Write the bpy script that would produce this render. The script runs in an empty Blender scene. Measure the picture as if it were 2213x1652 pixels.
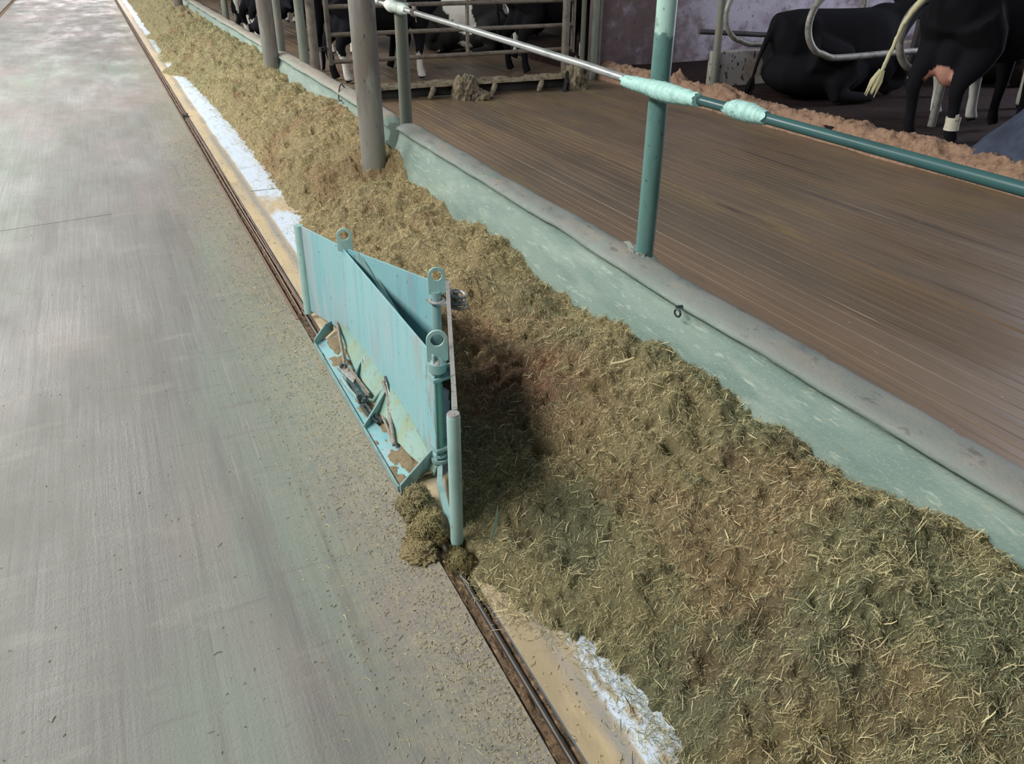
import bpy, bmesh, math, random
import numpy as np
from mathutils import Vector, Matrix, Euler

random.seed(7)
RNG = np.random.default_rng(11)
SC = bpy.context.scene
COL = SC.collection

# ------------------------------------------------------------------ camera, world, light, exposure
cam_data = bpy.data.cameras.new('camera')
cam_data.sensor_fit = 'HORIZONTAL'
cam_data.sensor_width = 36.0
cam_data.lens = 1750.0 / 2213.0 * 36.0
cam_data.clip_start = 0.05
cam_data.clip_end = 200
camera = bpy.data.objects.new('camera', cam_data)
COL.objects.link(camera)
R = Matrix(((0.9045215491, 0.1986190108, -0.3773476589),
            (-0.4263396607, 0.4392179652, -0.7907730855),
            (0.0086753030, 0.8761495692, 0.4819612759)))
camera.matrix_world = Matrix.Translation((0, 0, 1.6)) @ R.to_4x4()
SC.camera = camera

world = bpy.data.worlds.new('barn_daylight')
SC.world = world
world.use_nodes = True
bgn = world.node_tree.nodes['Background']
bgn.inputs['Color'].default_value = (0.78, 0.9, 1.0, 1)
bgn.inputs['Strength'].default_value = 0.18


def area(name, loc, target, sx, sy, power, color):
    L = bpy.data.lights.new(name, 'AREA')
    L.shape = 'RECTANGLE'
    L.size = sx
    L.size_y = sy
    L.energy = power
    L.color = color
    o = bpy.data.objects.new(name, L)
    COL.objects.link(o)
    o.location = loc
    d = (Vector(target) - Vector(loc)).normalized()
    x = Vector((0, 1, 0)).cross(d).normalized() if abs(d.y) < .9 else Vector((1, 0, 0))
    z = -d
    y = z.cross(x).normalized()
    o.matrix_world = Matrix((x, y, z)).transposed().to_4x4()
    o.location = loc
    return o


# long roof-light panels over the left side of the feed alley, then the open door at its far end
area('roof_light_near', (-3.5, 2.3, 5.0), (0.7, 2.3, 0.4), 0.8, 4.2, 500, (1.0, 0.97, 0.93))
area('roof_light_mid', (-3.5, 11.5, 5.0), (0.7, 11.5, 0.4), 0.8, 7.0, 800, (1.0, 0.97, 0.93))
area('roof_light_far', (-3.5, 23.0, 5.0), (0.7, 23.0, 0.4), 0.8, 9.0, 700, (1.0, 0.96, 0.93))
area('far_door_daylight', (-0.5, 46.0, 2.6), (-0.5, 20.0, 0.6), 5.5, 4.5, 800, (1.0, 0.93, 0.93))

# open windows behind the stalls on the right
area('stall_side_daylight', (13.5, 5.0, 2.6), (6.0, 5.0, 0.8), 6.0, 1.6, 420, (0.84, 0.86, 1.0))

SC.view_settings.view_transform = 'Standard'
SC.view_settings.look = 'None'
SC.view_settings.gamma = 1.0
SC.view_settings.use_curve_mapping = False
SC.view_settings.exposure = 0.0

# ------------------------------------------------------------------ helpers


def lin(r, g, b):
    def f(c):
        c /= 255.0
        return c / 12.92 if c <= 0.04045 else ((c + 0.055) / 1.055) ** 2.4
    return (f(r), f(g), f(b), 1.0)


class Nodes:
    def __init__(self, m):
        m.use_nodes = True
        self.t = m.node_tree
        self.bsdf = self.t.nodes['Principled BSDF']

    def new(self, typ, **kw):
        n = self.t.nodes.new(typ)
        for k, v in kw.items():
            setattr(n, k, v)
        return n

    def link(self, a, b):
        self.t.links.new(a, b)


def mat(name, base, rough=0.7, layers=(), bump=(), metal=0.0, attr=None, spec=0.5, rough_layer=None, local=False):
    """layers: (scale_xyz, colour, lo, hi, detail, amount); bump: (scale_xyz, strength, distance, detail)"""
    m = bpy.data.materials.new(name)
    N = Nodes(m)
    b = N.bsdf
    b.inputs['Roughness'].default_value = rough
    b.inputs['Metallic'].default_value = metal
    b.inputs['Specular IOR Level'].default_value = spec
    if local:
        tc = N.new('ShaderNodeTexCoord')
        pos = tc.outputs['Object']
    else:
        g = N.new('ShaderNodeNewGeometry')
        pos = g.outputs['Position']

    def noise(scale, detail, off):
        mp = N.new('ShaderNodeMapping')
        mp.inputs['Scale'].default_value = scale
        mp.inputs['Location'].default_value = (off, off * 1.7, off * .6)
        N.link(pos, mp.inputs['Vector'])
        n = N.new('ShaderNodeTexNoise')
        n.inputs['Scale'].default_value = 1.0
        n.inputs['Detail'].default_value = detail
        n.inputs['Roughness'].default_value = 0.62
        N.link(mp.outputs['Vector'], n.inputs['Vector'])
        return n.outputs['Fac']

    def ramp(fac, lo, hi, amt):
        r = N.new('ShaderNodeMapRange')
        r.interpolation_type = 'SMOOTHSTEP'
        r.inputs['From Min'].default_value = lo
        r.inputs['From Max'].default_value = hi
        r.inputs['To Max'].default_value = amt
        N.link(fac, r.inputs['Value'])
        return r.outputs['Result']

    def mix(fac, a, bcol):
        x = N.new('ShaderNodeMix', data_type='RGBA')
        N.link(fac, x.inputs['Factor'])
        if isinstance(a, tuple):
            x.inputs['A'].default_value = a
        else:
            N.link(a, x.inputs['A'])
        x.inputs['B'].default_value = bcol
        return x.outputs['Result']
    cur = base
    if attr:
        at = N.new('ShaderNodeAttribute', attribute_name=attr)
        cur = at.outputs['Color']
    for i, lay in enumerate(layers):
        sc, colr, lo, hi, det, amt = lay[:6]
        fac = ramp(noise(sc, det, 3.1 * i + .7), lo, hi, amt)
        if len(lay) > 6:                     # limited to one side of a place on the thing, with a ragged border
            ax, a_, b_, rag = lay[6]
            sp = N.new('ShaderNodeSeparateXYZ')
            N.link(pos, sp.inputs[0])
            ad = N.new('ShaderNodeMath', operation='MULTIPLY_ADD')
            N.link(noise((14, 14, 14), 5, 2.2 + i), ad.inputs[0])
            ad.inputs[1].default_value = rag
            N.link(sp.outputs[ax], ad.inputs[2])
            r = N.new('ShaderNodeMapRange')
            r.interpolation_type = 'SMOOTHSTEP'
            r.inputs['From Min'].default_value = a_ + rag * .5
            r.inputs['From Max'].default_value = b_ + rag * .5
            N.link(ad.outputs[0], r.inputs['Value'])
            mu = N.new('ShaderNodeMath', operation='MULTIPLY')
            N.link(fac, mu.inputs[0])
            N.link(r.outputs['Result'], mu.inputs[1])
            fac = mu.outputs[0]
        cur = mix(fac, cur, colr)
    if isinstance(cur, tuple):
        b.inputs['Base Color'].default_value = cur
    else:
        N.link(cur, b.inputs['Base Color'])
    if rough_layer:
        sc, lo, hi, r0, r1 = rough_layer
        r = N.new('ShaderNodeMapRange')
        r.inputs['From Min'].default_value = lo
        r.inputs['From Max'].default_value = hi
        r.inputs['To Min'].default_value = r0
        r.inputs['To Max'].default_value = r1
        N.link(noise(sc, 4, 9.3), r.inputs['Value'])
        N.link(r.outputs['Result'], b.inputs['Roughness'])
    prev = None
    for i, (sc, st, dist, det) in enumerate(bump):
        bn = N.new('ShaderNodeBump')
        bn.inputs['Strength'].default_value = st
        bn.inputs['Distance'].default_value = dist
        N.link(noise(sc, det, 5.3 * i + 1.9), bn.inputs['Height'])
        if prev:
            N.link(prev, bn.inputs['Normal'])
        prev = bn.outputs['Normal']
    if prev:
        N.link(prev, b.inputs['Normal'])
    m['n'] = 1
    return m


class MB:
    """collects shapes (world coordinates) and links them as ONE mesh object"""

    def __init__(self):
        self.v = []
        self.f = []

    def add(self, vs, fs):
        o = len(self.v)
        self.v += [tuple(p) for p in vs]
        self.f += [tuple(o + i for i in f) for f in fs]
        return self

    def box(self, c, s, rot=None):
        hx, hy, hz = s[0] / 2, s[1] / 2, s[2] / 2
        vs = [Vector((x, y, z)) for z in (-hz, hz) for x, y in ((-hx, -hy), (hx, -hy), (hx, hy), (-hx, hy))]
        if rot is not None:
            M = Euler(rot).to_matrix()
            vs = [M @ p for p in vs]
        c = Vector(c)
        return self.add([p + c for p in vs], [(3, 2, 1, 0), (4, 5, 6, 7), (0, 1, 5, 4), (1, 2, 6, 5), (2, 3, 7, 6), (3, 0, 4, 7)])

    def bar(self, p0, p1, w, h, up=(0, 0, 1)):
        """rectangular bar from p0 to p1, w sideways, h along up"""
        p0, p1 = Vector(p0), Vector(p1)
        d = (p1 - p0).normalized()
        s = d.cross(Vector(up)).normalized()
        u = s.cross(d).normalized()
        vs = []
        for p in (p0, p1):
            for a, b in ((-1, -1), (1, -1), (1, 1), (-1, 1)):
                vs.append(p + s * a * w / 2 + u * b * h / 2)
        return self.add(vs, [(3, 2, 1, 0), (4, 5, 6, 7), (0, 1, 5, 4), (1, 2, 6, 5), (2, 3, 7, 6), (3, 0, 4, 7)])

    def tube(self, pts, r, n=14, cap=True, closed=False):
        pts = [Vector(p) for p in pts]
        m = len(pts)
        rs = r if isinstance(r, (list, tuple)) else [r] * m
        base = len(self.v)
        prev = None
        for i, p in enumerate(pts):
            if closed:
                t = (pts[(i + 1) % m] - pts[i - 1]).normalized()
            else:
                t = (pts[min(i + 1, m - 1)] - pts[max(i - 1, 0)]).normalized()
            if prev is None:
                a = Vector((0, 0, 1)) if abs(t.z) < .9 else Vector((1, 0, 0))
                u = t.cross(a).normalized()
            else:
                u = (prev - t * prev.dot(t)).normalized()
            prev = u
            w = t.cross(u)
            for k in range(n):
                an = 2 * math.pi * k / n
                self.v.append(tuple(p + (u * math.cos(an) + w * math.sin(an)) * rs[i]))
        for i in range(m if closed else m - 1):
            a0 = base + i * n
            b0 = base + ((i + 1) % m) * n
            for k in range(n):
                k2 = (k + 1) % n
                self.f.append((a0 + k, a0 + k2, b0 + k2, b0 + k))
        if cap and not closed:
            self.f.append(tuple(base + k for k in range(n))[::-1])
            self.f.append(tuple(base + (m - 1) * n + k for k in range(n)))
        return self

    def torus(self, c, R_, r, normal, n=24, k=8):
        nrm = Vector(normal).normalized()
        a = Vector((0, 0, 1)) if abs(nrm.z) < .9 else Vector((1, 0, 0))
        u = nrm.cross(a).normalized()
        w = nrm.cross(u)
        pts = [Vector(c) + (u * math.cos(2 * math.pi * i / n) + w * math.sin(2 * math.pi * i / n)) * R_ for i in range(n)]
        return self.tube(pts, r, k, closed=True)

    def prism(self, poly, off):
        """poly: 3D points of one side, off: thickness vector"""
        n = len(poly)
        off = Vector(off)
        vs = [Vector(p) for p in poly] + [Vector(p) + off for p in poly]
        fs = [tuple(range(n))[::-1], tuple(range(n, 2 * n))] + [(i, (i + 1) % n, n + (i + 1) % n, n + i) for i in range(n)]
        return self.add(vs, fs)

    def sheet(self, rows, off):
        """grid of points (rows of equal length) thickened by off"""
        off = Vector(off)
        m, n = len(rows), len(rows[0])
        a = [Vector(p) for r in rows for p in r]
        vs = a + [p + off for p in a]
        K = m * n
        fs = []
        for i in range(m - 1):
            for j in range(n - 1):
                q = (i * n + j, i * n + j + 1, (i + 1) * n + j + 1, (i + 1) * n + j)
                fs.append(q[::-1])
                fs.append(tuple(K + x for x in q))
        ring = [j for j in range(n)] + [i * n + n - 1 for i in range(1, m)] + [(m - 1) * n + j for j in range(n - 2, -1, -1)] + [i * n for i in range(m - 2, 0, -1)]
        for a_, b_ in zip(ring, ring[1:] + ring[:1]):
            fs.append((a_, b_, K + b_, K + a_))
        return self.add(vs, fs)

    def build(self, name, material, parent=None, smooth=True, bevel=0.0, angle=40):
        me = bpy.data.meshes.new(name)
        off = Vector(parent['base']) if parent is not None and 'base' in parent else Vector((0, 0, 0))
        me.from_pydata([tuple(Vector(p) - off) for p in self.v], [], self.f)
        bm = bmesh.new()
        bm.from_mesh(me)
        bmesh.ops.recalc_face_normals(bm, faces=bm.faces)
        bm.to_mesh(me)
        bm.free()
        me.materials.append(material)
        if smooth:
            me.polygons.foreach_set('use_smooth', [True] * len(me.polygons))
            me.set_sharp_from_angle(angle=math.radians(angle))
        o = bpy.data.objects.new(name, me)
        COL.objects.link(o)
        if parent is not None:
            o.parent = parent
            if 'base' in parent:
                o['base'] = tuple(off)
        if bevel:
            bv = o.modifiers.new('bevel', 'BEVEL')
            bv.width = bevel
            bv.segments = 2
            bv.limit_method = 'ANGLE'
        return o


def tag(o, label=None, cat=None, group=None, kind=None):
    if label:
        o['label'] = label
    if cat:
        o['category'] = cat
    if group:
        o['group'] = group
    if kind:
        o['kind'] = kind
    return o


def thing(name, base, label, cat, group=None):
    o = bpy.data.objects.new(name, None)
    o.empty_display_size = 0.1
    COL.objects.link(o)
    o.location = base
    o['base'] = tuple(base)
    return tag(o, label, cat, group)


def fast_mesh(name, V, F, material, cols=None, smooth=True, F3=None):
    """V (n,3), F (m,4) numpy -> object, optional per-vertex colour"""
    me = bpy.data.meshes.new(name)
    V = np.asarray(V, np.float32)
    F = np.asarray(F, np.int32)
    me.vertices.add(len(V))
    me.vertices.foreach_set('co', V.ravel())
    me.loops.add(F.size)
    me.loops.foreach_set('vertex_index', F.ravel())
    me.polygons.add(len(F))
    me.polygons.foreach_set('loop_start', np.arange(0, F.size, F.shape[1], dtype=np.int32))
    me.polygons.foreach_set('use_smooth', np.full(len(F), smooth, bool))
    me.update(calc_edges=True)
    if cols is not None:
        c = me.color_attributes.new('tint', 'FLOAT_COLOR', 'POINT')
        c.data.foreach_set('color', np.asarray(cols, np.float32).ravel())
    me.materials.append(material)
    o = bpy.data.objects.new(name, me)
    COL.objects.link(o)
    return o


def vnoise(x, y, seed=0):
    """2D value noise in -1..1"""
    xi = np.floor(x).astype(np.int64)
    yi = np.floor(y).astype(np.int64)
    fx = x - xi
    fy = y - yi
    fx = fx * fx * fx * (fx * (fx * 6 - 15) + 10)
    fy = fy * fy * fy * (fy * (fy * 6 - 15) + 10)

    def h(a, b):
        n = (a * 374761393 + b * 668265263 + seed * 974711) & 0x7fffffff
        n = ((n ^ (n >> 13)) * 1274126177) & 0x7fffffff
        n = (n ^ (n >> 16)) & 0xffff
        return n / 32767.5 - 1
    a = h(xi, yi) * (1 - fx) + h(xi + 1, yi) * fx
    b = h(xi, yi + 1) * (1 - fx) + h(xi + 1, yi + 1) * fx
    return a * (1 - fy) + b * fy


def fbm(x, y, octaves=4, seed=0, gain=.5):
    s = 0
    a = 1.0
    for i in range(octaves):
        s = s + a * vnoise(x * 2 ** i + 17.3 * i, y * 2 ** i - 9.1 * i, seed + i)
        a *= gain
    return s


def grid_faces(m, n):
    i = np.arange(m - 1)[:, None]
    j = np.arange(n - 1)[None, :]
    a = i * n + j
    return np.stack([a, a + 1, a + n + 1, a + n], -1).reshape(-1, 4)


# ------------------------------------------------------------------ materials
M = {}
M['floor'] = mat('alley_concrete', lin(116, 117, 111), 0.62, layers=[
    ((.7, .4, 1), lin(134, 124, 120), .46, .64, 3, .8),  # pink-tinted patches of light put into the floor colour
    ((1.1, .33, 1), lin(118, 130, 118), .5, .66, 3, .8),  # green-tinted patches of light, likewise in the colour
    ((5, .5, 1), lin(104, 103, 98), .48, .7, 5, .7),
    ((14, .4, 1), lin(96, 93, 89), .54, .74, 5, .6),
    ((34, .8, 1), lin(150, 146, 138), .58, .76, 4, .5),
    ((2.6, 6, 1), lin(138, 137, 129), .56, .74, 6, .6),
    ((2.2, 22, 1), lin(108, 105, 101), .60, .72, 4, .5),
    ((70, 70, 1), lin(86, 84, 78), .62, .78, 3, .5),
    ((26, 20, 1), lin(150, 142, 120), .30, .64, 6, .55, ('X', .12, .56, .28)),
    ((120, 100, 1), lin(162, 152, 126), .46, .62, 3, .6, ('X', .26, .62, .22)),
    ((90, 80, 1), lin(96, 84, 64), .56, .68, 3, .7, ('X', .30, .62, .2))],
    bump=[((44, 1.6, 1), .35, .005, 4), ((4, 26, 1), .30, .007, 3), ((150, 150, 1), .45, .003, 3)],
    rough_layer=((3, 1.2, 1), .35, .7, .42, .7))
M['edge'] = mat('rusty_steel_edging', lin(126, 106, 92), 0.6, layers=[((30, 3, 30), lin(104, 82, 68), .48, .62, 4, .8)], bump=[((80, 20, 80), .3, .002, 3)])
M['trough'] = mat('dirt_filled_channel', lin(104, 84, 62), 0.9, layers=[((60, 40, 60), lin(150, 124, 92), .52, .66, 4, .9), ((90, 60, 90), lin(50, 40, 30), .5, .65, 3, .8)],
                  bump=[((90, 70, 90), .8, .008, 4)])
M['steel_bar'] = mat('worn_dark_steel', lin(92, 88, 84), 0.42, metal=.6, layers=[((40, 4, 40), lin(70, 52, 42), .5, .66, 4, .8)], bump=[((120, 20, 120), .2, .001, 3)])
M['curb'] = mat('teal_washed_concrete', lin(126, 146, 136), 0.75, layers=[
    ((1.6, 1.2, 5), lin(106, 130, 122), .45, .65, 4, .8),
    ((5, 2.0, 9), lin(152, 168, 156), .5, .7, 5, .6),
    ((40, 10, 60), lin(176, 188, 174), .57, .70, 4, .6),
    ((30, 3, 60), lin(150, 150, 128), .58, .75, 5, .5),
    ((150, 90, 150), lin(164, 160, 130), .60, .68, 2, .55),
    ((5, 2.5, 5), lin(126, 130, 124), .20, .50, 5, .9, ('Z', .41, .45, .03)),
    ((9, 4, 9), lin(146, 138, 128), .45, .64, 5, .75, ('Z', .445, .462, .02)),  # pinkish grey towards the kerb top
    ((26, 12, 26), lin(96, 92, 86), .58, .70, 5, .75, ('Z', .43, .455, .03))],
    bump=[((14, 9, 18), .35, .008, 5), ((120, 60, 120), .5, .004, 3)])
M['curb_far'] = mat('rosy_topped_concrete', lin(130, 148, 138), 0.75, layers=[
    ((1.6, 1.2, 5), lin(116, 140, 132), .45, .65, 4, .8),
    ((5, 2.0, 9), lin(160, 174, 160), .5, .7, 5, .6),
    ((5, 2.5, 5), lin(156, 143, 130), .15, .50, 5, .85, ('Z', .42, .46, .04)),  # rosier towards the kerb top
    ((9, 4, 9), lin(150, 150, 138), .5, .66, 5, .8, ('Z', .42, .46, .02))],
    bump=[((14, 9, 18), .35, .008, 5), ((120, 60, 120), .5, .004, 3)])
M['alley'] = mat('wet_slatted_alley', lin(124, 104, 84), 0.5, layers=[
    ((2.4, .5, 1), lin(108, 95, 80), .42, .62, 4, .8),
    ((1.3, .3, 1), lin(134, 118, 84), .52, .66, 4, .6),
    ((11, .35, 1), lin(80, 72, 72), .60, .70, 5, .9),
    ((26, .45, 1), lin(84, 74, 68), .58, .72, 4, .8),
    ((4.5, .8, 1), lin(142, 122, 84), .58, .75, 4, .6),
    ((46, .8, 1), lin(90, 76, 64), .58, .7, 4, .7),
    ((70, .6, 1), lin(178, 160, 134), .665, .72, 4, .75),
    ((90, 30, 1), lin(190, 170, 132), .70, .74, 3, .8)],
    bump=[((60, 1.4, 1), .25, .004, 4), ((16, 1.0, 1), .2, .006, 3)], rough_layer=((4, .6, 1), .38, .65, .30, .6))
M['stall'] = mat('dark_muddy_stall_floor', spec=.15, base=lin(42, 30, 29), rough=0.9, layers=[((3, 3, 3), lin(62, 44, 40), .48, .68, 5, .8), ((14, 14, 14), lin(36, 28, 26), .5, .7, 4, .7)],
                 bump=[((12, 12, 12), .6, .03, 5)])
M['manure'] = mat('dried_manure_crust', lin(168, 136, 112), 0.95, layers=[((9, 9, 9), lin(136, 108, 88), .45, .65, 5, .8), ((26, 26, 26), lin(190, 160, 132), .52, .7, 4, .7), ((40, 40, 40), lin(78, 60, 48), .58, .7, 3, .6)],
                  bump=[((22, 22, 22), .8, .02, 5)])
M['manure_grey'] = mat('grey_manure_crust', lin(136, 126, 104), 0.9, layers=[((12, 12, 12), lin(84, 76, 62), .45, .65, 5, .8), ((30, 30, 30), lin(140, 130, 108), .55, .7, 4, .6)],
                       bump=[((26, 26, 26), .8, .02, 5)])
M['wall'] = mat('stained_lit_violet_wall', lin(186, 180, 194), 0.85, layers=[
    ((1.2, 1, 1.6), lin(150, 138, 148), .42, .60, 5, .85),
    ((3, 1, 3.5), lin(120, 104, 108), .5, .66, 5, .8),
    ((2.2, 1, 2.2), lin(96, 78, 74), .25, .50, 5, .9, ('X', 8.3, 6.9, .8)),  # browner and darker towards the left end
    ((7, 4, 5), lin(206, 202, 216), .55, .70, 5, .6, ('X', 7.5, 9.5, .6)),  # daylight on the right end of the wall put into its colour
    ((4, 2, 4), lin(92, 74, 78), .40, .60, 5, .8, ('Z', .55, .15, .3)),
    ((22, 9, 14), lin(62, 52, 56), .64, .70, 3, .8)],
    bump=[((8, 8, 8), .4, .01, 5)])
M['wall_dark'] = mat('gloom_dark_wall', lin(44, 40, 38), 0.95, layers=[((2, 2, 2), lin(30, 28, 28), .45, .65, 4, .8)])  # shade beyond the gate put into the wall colour
M['stub'] = mat('spattered_concrete', lin(160, 154, 150), 0.85, layers=[((2, 2, 2), lin(138, 124, 106), .45, .65, 4, .9), ((16, 16, 9), lin(42, 36, 34), .6, .64, 2, .95), ((40, 40, 26), lin(60, 50, 44), .63, .68, 2, .7)],
                bump=[((10, 10, 10), .4, .01, 4)])
M['green'] = mat('dark_green_paint', lin(94, 132, 126), 0.36, layers=[((9, 9, 3), lin(80, 114, 108), .45, .65, 4, .8),
    ((30, 30, 4), lin(118, 132, 118), .56, .66, 5, .8, ('Z', .95, .55, .3)),
    ((10, 10, 3), lin(172, 206, 194), .20, .40, 4, .95, ('Z', 1.27, 1.29, .22)),
    ((16, 16, 8), lin(108, 128, 118), .52, .62, 5, .8, ('Z', 1.24, 1.30, .1)),
    ((60, 60, 40), lin(64, 62, 54), .63, .71, 3, .8)],
    bump=[((60, 60, 20), .15, .002, 3)])
M['greygreen'] = mat('worn_grey_green_paint', lin(122, 128, 116), 0.6, layers=[((9, 9, 2.2), lin(104, 112, 100), .45, .65, 4, .8), ((5, 5, 2), lin(138, 128, 116), .52, .68, 4, .8), ((30, 30, 18), lin(64, 58, 50), .64, .72, 3, .8)],
                     bump=[((60, 60, 20), .2, .002, 3)])
M['column'] = mat('grimy_galvanised_column', lin(128, 126, 118), 0.6, layers=[((6, 6, 1.4), lin(104, 96, 88), .42, .64, 5, .85), ((9, 9, 2), lin(140, 148, 138), .54, .7, 4, .7), ((40, 40, 16), lin(48, 44, 40), .66, .71, 3, .9)],
                  bump=[((40, 40, 20), .2, .003, 3)])
M['galv'] = mat('galvanised_pipe', lin(168, 172, 170), 0.4, metal=.5, layers=[((20, 6, 20), lin(128, 134, 132), .48, .66, 4, .8)])
M['teal_rail'] = mat('teal_green_rail_paint', lin(52, 88, 88), 0.33, layers=[((20, 5, 20), lin(44, 74, 74), .48, .68, 4, .8)])
M['tape'] = mat('pale_mint_tape', lin(166, 208, 200), 0.6, layers=[((50, 50, 50), lin(136, 176, 170), .5, .66, 4, .7), ((60, 26, 60), lin(74, 92, 86), .66, .72, 3, .8)], bump=[((90, 60, 90), .5, .004, 3)])
M['gate'] = mat('grimy_gate_pipe', lin(120, 112, 100), 0.6, layers=[((10, 10, 10), lin(92, 84, 74), .45, .65, 5, .8), ((24, 24, 24), lin(140, 136, 126), .58, .72, 4, .6)], bump=[((50, 50, 50), .3, .003, 3)])
M['dark_steel'] = mat('black_rubber_steel', lin(36, 38, 38), 0.6, layers=[((8, 8, 20), lin(74, 66, 56), .55, .7, 4, .7)])
M['hoop'] = mat('galvanised_hoop', lin(150, 150, 142), 0.5, metal=.2, layers=[((12, 12, 12), lin(108, 104, 92), .46, .66, 4, .8)])
M['hoop_dark'] = mat('dark_stall_pipe', lin(70, 64, 66), 0.6, layers=[((12, 12, 12), lin(54, 48, 48), .46, .66, 4, .8)])
M['teal'] = mat('light_teal_paint', lin(140, 186, 190), 0.5, layers=[
    ((2.5, 3.2, .8), lin(164, 180, 184), .46, .62, 4, .9),
    ((9, 11, 1.3), lin(122, 178, 186), .48, .66, 5, .8),
    ((26, 26, 2.4), lin(178, 180, 182), .56, .70, 5, .8),
    ((14, 14, 2.2), lin(152, 156, 162), .55, .72, 5, .7),
    ((18, 18, 3), lin(150, 134, 122), .64, .74, 4, .8),
    ((12, 10, 3), lin(160, 148, 138), .46, .62, 5, .85, ('Y', 2.42, 2.14, .25)),
    ((30, 26, 6), lin(128, 108, 92), .56, .66, 4, .8, ('Y', 2.36, 2.16, .2)),
    ((70, 70, 40), lin(70, 88, 88), .69, .73, 2, .9)],
    bump=[((50, 50, 30), .1, .002, 3)])
M['teal_post'] = mat('dulled_teal_paint', lin(160, 194, 188), 0.45, layers=[((20, 20, 4), lin(140, 172, 166), .46, .66, 4, .8), ((40, 40, 10), lin(186, 194, 190), .58, .70, 4, .7), ((50, 50, 30), lin(96, 100, 92), .66, .72, 3, .7)],
                       bump=[((60, 60, 40), .15, .002, 3)])
M['teal_dark'] = mat('worn_teal_paint', lin(132, 162, 160), 0.5, layers=[((20, 20, 5), lin(110, 138, 134), .46, .66, 4, .8), ((40, 40, 12), lin(166, 170, 166), .58, .70, 4, .7), ((30, 30, 9), lin(120, 108, 96), .66, .74, 3, .7)],
                     bump=[((60, 60, 40), .15, .002, 3)])
M['tealgreen'] = mat('faded_yellow_green_paint', lin(128, 160, 150), 0.6, layers=[((12, 12, 12), lin(134, 150, 122), .45, .65, 4, .8), ((40, 30, 40), lin(120, 112, 92), .54, .70, 4, .7)])
M['sea'] = mat('sea_green_paint', lin(104, 156, 138), 0.4, layers=[((30, 30, 6), lin(90, 136, 122), .5, .7, 4, .7)])
M['rubbed'] = mat('rubbed_steel_edge', lin(168, 166, 162), 0.45, metal=.3, layers=[((60, 60, 10), lin(120, 116, 110), .5, .66, 4, .8)])
M['greasy'] = mat('greasy_dark_steel', lin(74, 84, 86), 0.3, metal=.5, layers=[((40, 40, 40), lin(130, 136, 134), .55, .66, 4, .8), ((60, 60, 60), lin(40, 40, 38), .55, .68, 3, .8)])
M['rope'] = mat('dusty_wire_rope', lin(146, 136, 124), 0.7, layers=[((90, 90, 90), lin(104, 94, 82), .5, .62, 3, .8)], bump=[((300, 100, 300), .5, .002, 2)])
M['feed'] = mat('chopped_feed', (1, 1, 1, 1), 0.85, attr='tint', bump=[((150, 150, 150), .9, .008, 4), ((420, 420, 420), .8, .003, 3)], spec=.25,
                layers=[((60, 60, 60), lin(70, 58, 38), .54, .72, 5, .6), ((130, 130, 130), lin(176, 160, 116), .6, .74, 3, .4)])
M['strand'] = mat('feed_fibre', (1, 1, 1, 1), 0.6, attr='tint', spec=.35)
M['cow'] = mat('cow_coat', (1, 1, 1, 1), 0.95, attr='tint', spec=.08, bump=[((60, 60, 60), .15, .004, 3)])
M['hair'] = mat('pale_tail_hair', lin(206, 200, 160), 0.8, layers=[((40, 40, 12), lin(160, 150, 112), .5, .68, 4, .7)], local=True, bump=[((120, 120, 20), .6, .004, 3)])
M['hair_dark'] = mat('black_tail_hair', lin(30, 29, 30), 0.9, spec=.1)
M['tape_white'] = mat('off_white_tape', lin(222, 236, 226), 0.6, layers=[((50, 50, 50), lin(184, 204, 194), .52, .68, 4, .7)], bump=[((90, 60, 90), .5, .004, 3)])
M['band'] = mat('white_leg_band', lin(214, 210, 190), 0.7, layers=[((50, 50, 50), lin(150, 140, 116), .58, .7, 3, .7)])
M['straw'] = mat('pale_straw_stalk', lin(206, 192, 150), 0.7, layers=[((60, 20, 60), lin(170, 152, 108), .5, .68, 3, .7)])
M['cloth'] = mat('slate_blue_cloth', lin(68, 77, 96), 0.8, layers=[((5, 5, 5), lin(54, 60, 78), .45, .65, 4, .7)], bump=[((200, 200, 200), .2, .002, 2)])


# feed lane strip: tan concrete next to the rail, white-blue resin coat beyond, with dust patches on it
def lane_material():
    m = bpy.data.materials.new('coated_feed_lane')
    N = Nodes(m)
    N.bsdf.inputs['Roughness'].default_value = .5
    at = N.new('ShaderNodeAttribute', attribute_name='tint')
    g = N.new('ShaderNodeNewGeometry')

    def noi(scale, det):
        mp = N.new('ShaderNodeMapping')
        mp.inputs['Scale'].default_value = scale
        N.link(g.outputs['Position'], mp.inputs['Vector'])
        n = N.new('ShaderNodeTexNoise')
        n.inputs['Scale'].default_value = 1
        n.inputs['Detail'].default_value = det
        N.link(mp.outputs['Vector'], n.inputs['Vector'])
        return n.outputs['Fac']

    def layer(cur, colr, fac, lo, hi, amt):
        r = N.new('ShaderNodeMapRange')
        r.inputs['From Min'].default_value = lo
        r.inputs['From Max'].default_value = hi
        r.inputs['To Max'].default_value = amt
        N.link(fac, r.inputs['Value'])
        x = N.new('ShaderNodeMix', data_type='RGBA')
        N.link(r.outputs['Result'], x.inputs['Factor'])
        N.link(cur, x.inputs['A'])
        x.inputs['B'].default_value = colr
        return x.outputs['Result']
    cur = layer(at.outputs['Color'], lin(146, 132, 104), noi((20, 7, 1), 5), .55, .75, .6)
    cur = layer(cur, lin(84, 86, 82), noi((31, 37, 1), 5), .68, .72, .6)
    N.link(cur, N.bsdf.inputs['Base Color'])
    b = N.new('ShaderNodeBump')
    b.inputs['Strength'].default_value = .3
    b.inputs['Distance'].default_value = .003
    N.link(noi((90, 60, 1), 4), b.inputs['Height'])
    N.link(b.outputs['Normal'], N.bsdf.inputs['Normal'])
    return m


M['lane'] = lane_material()


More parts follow.
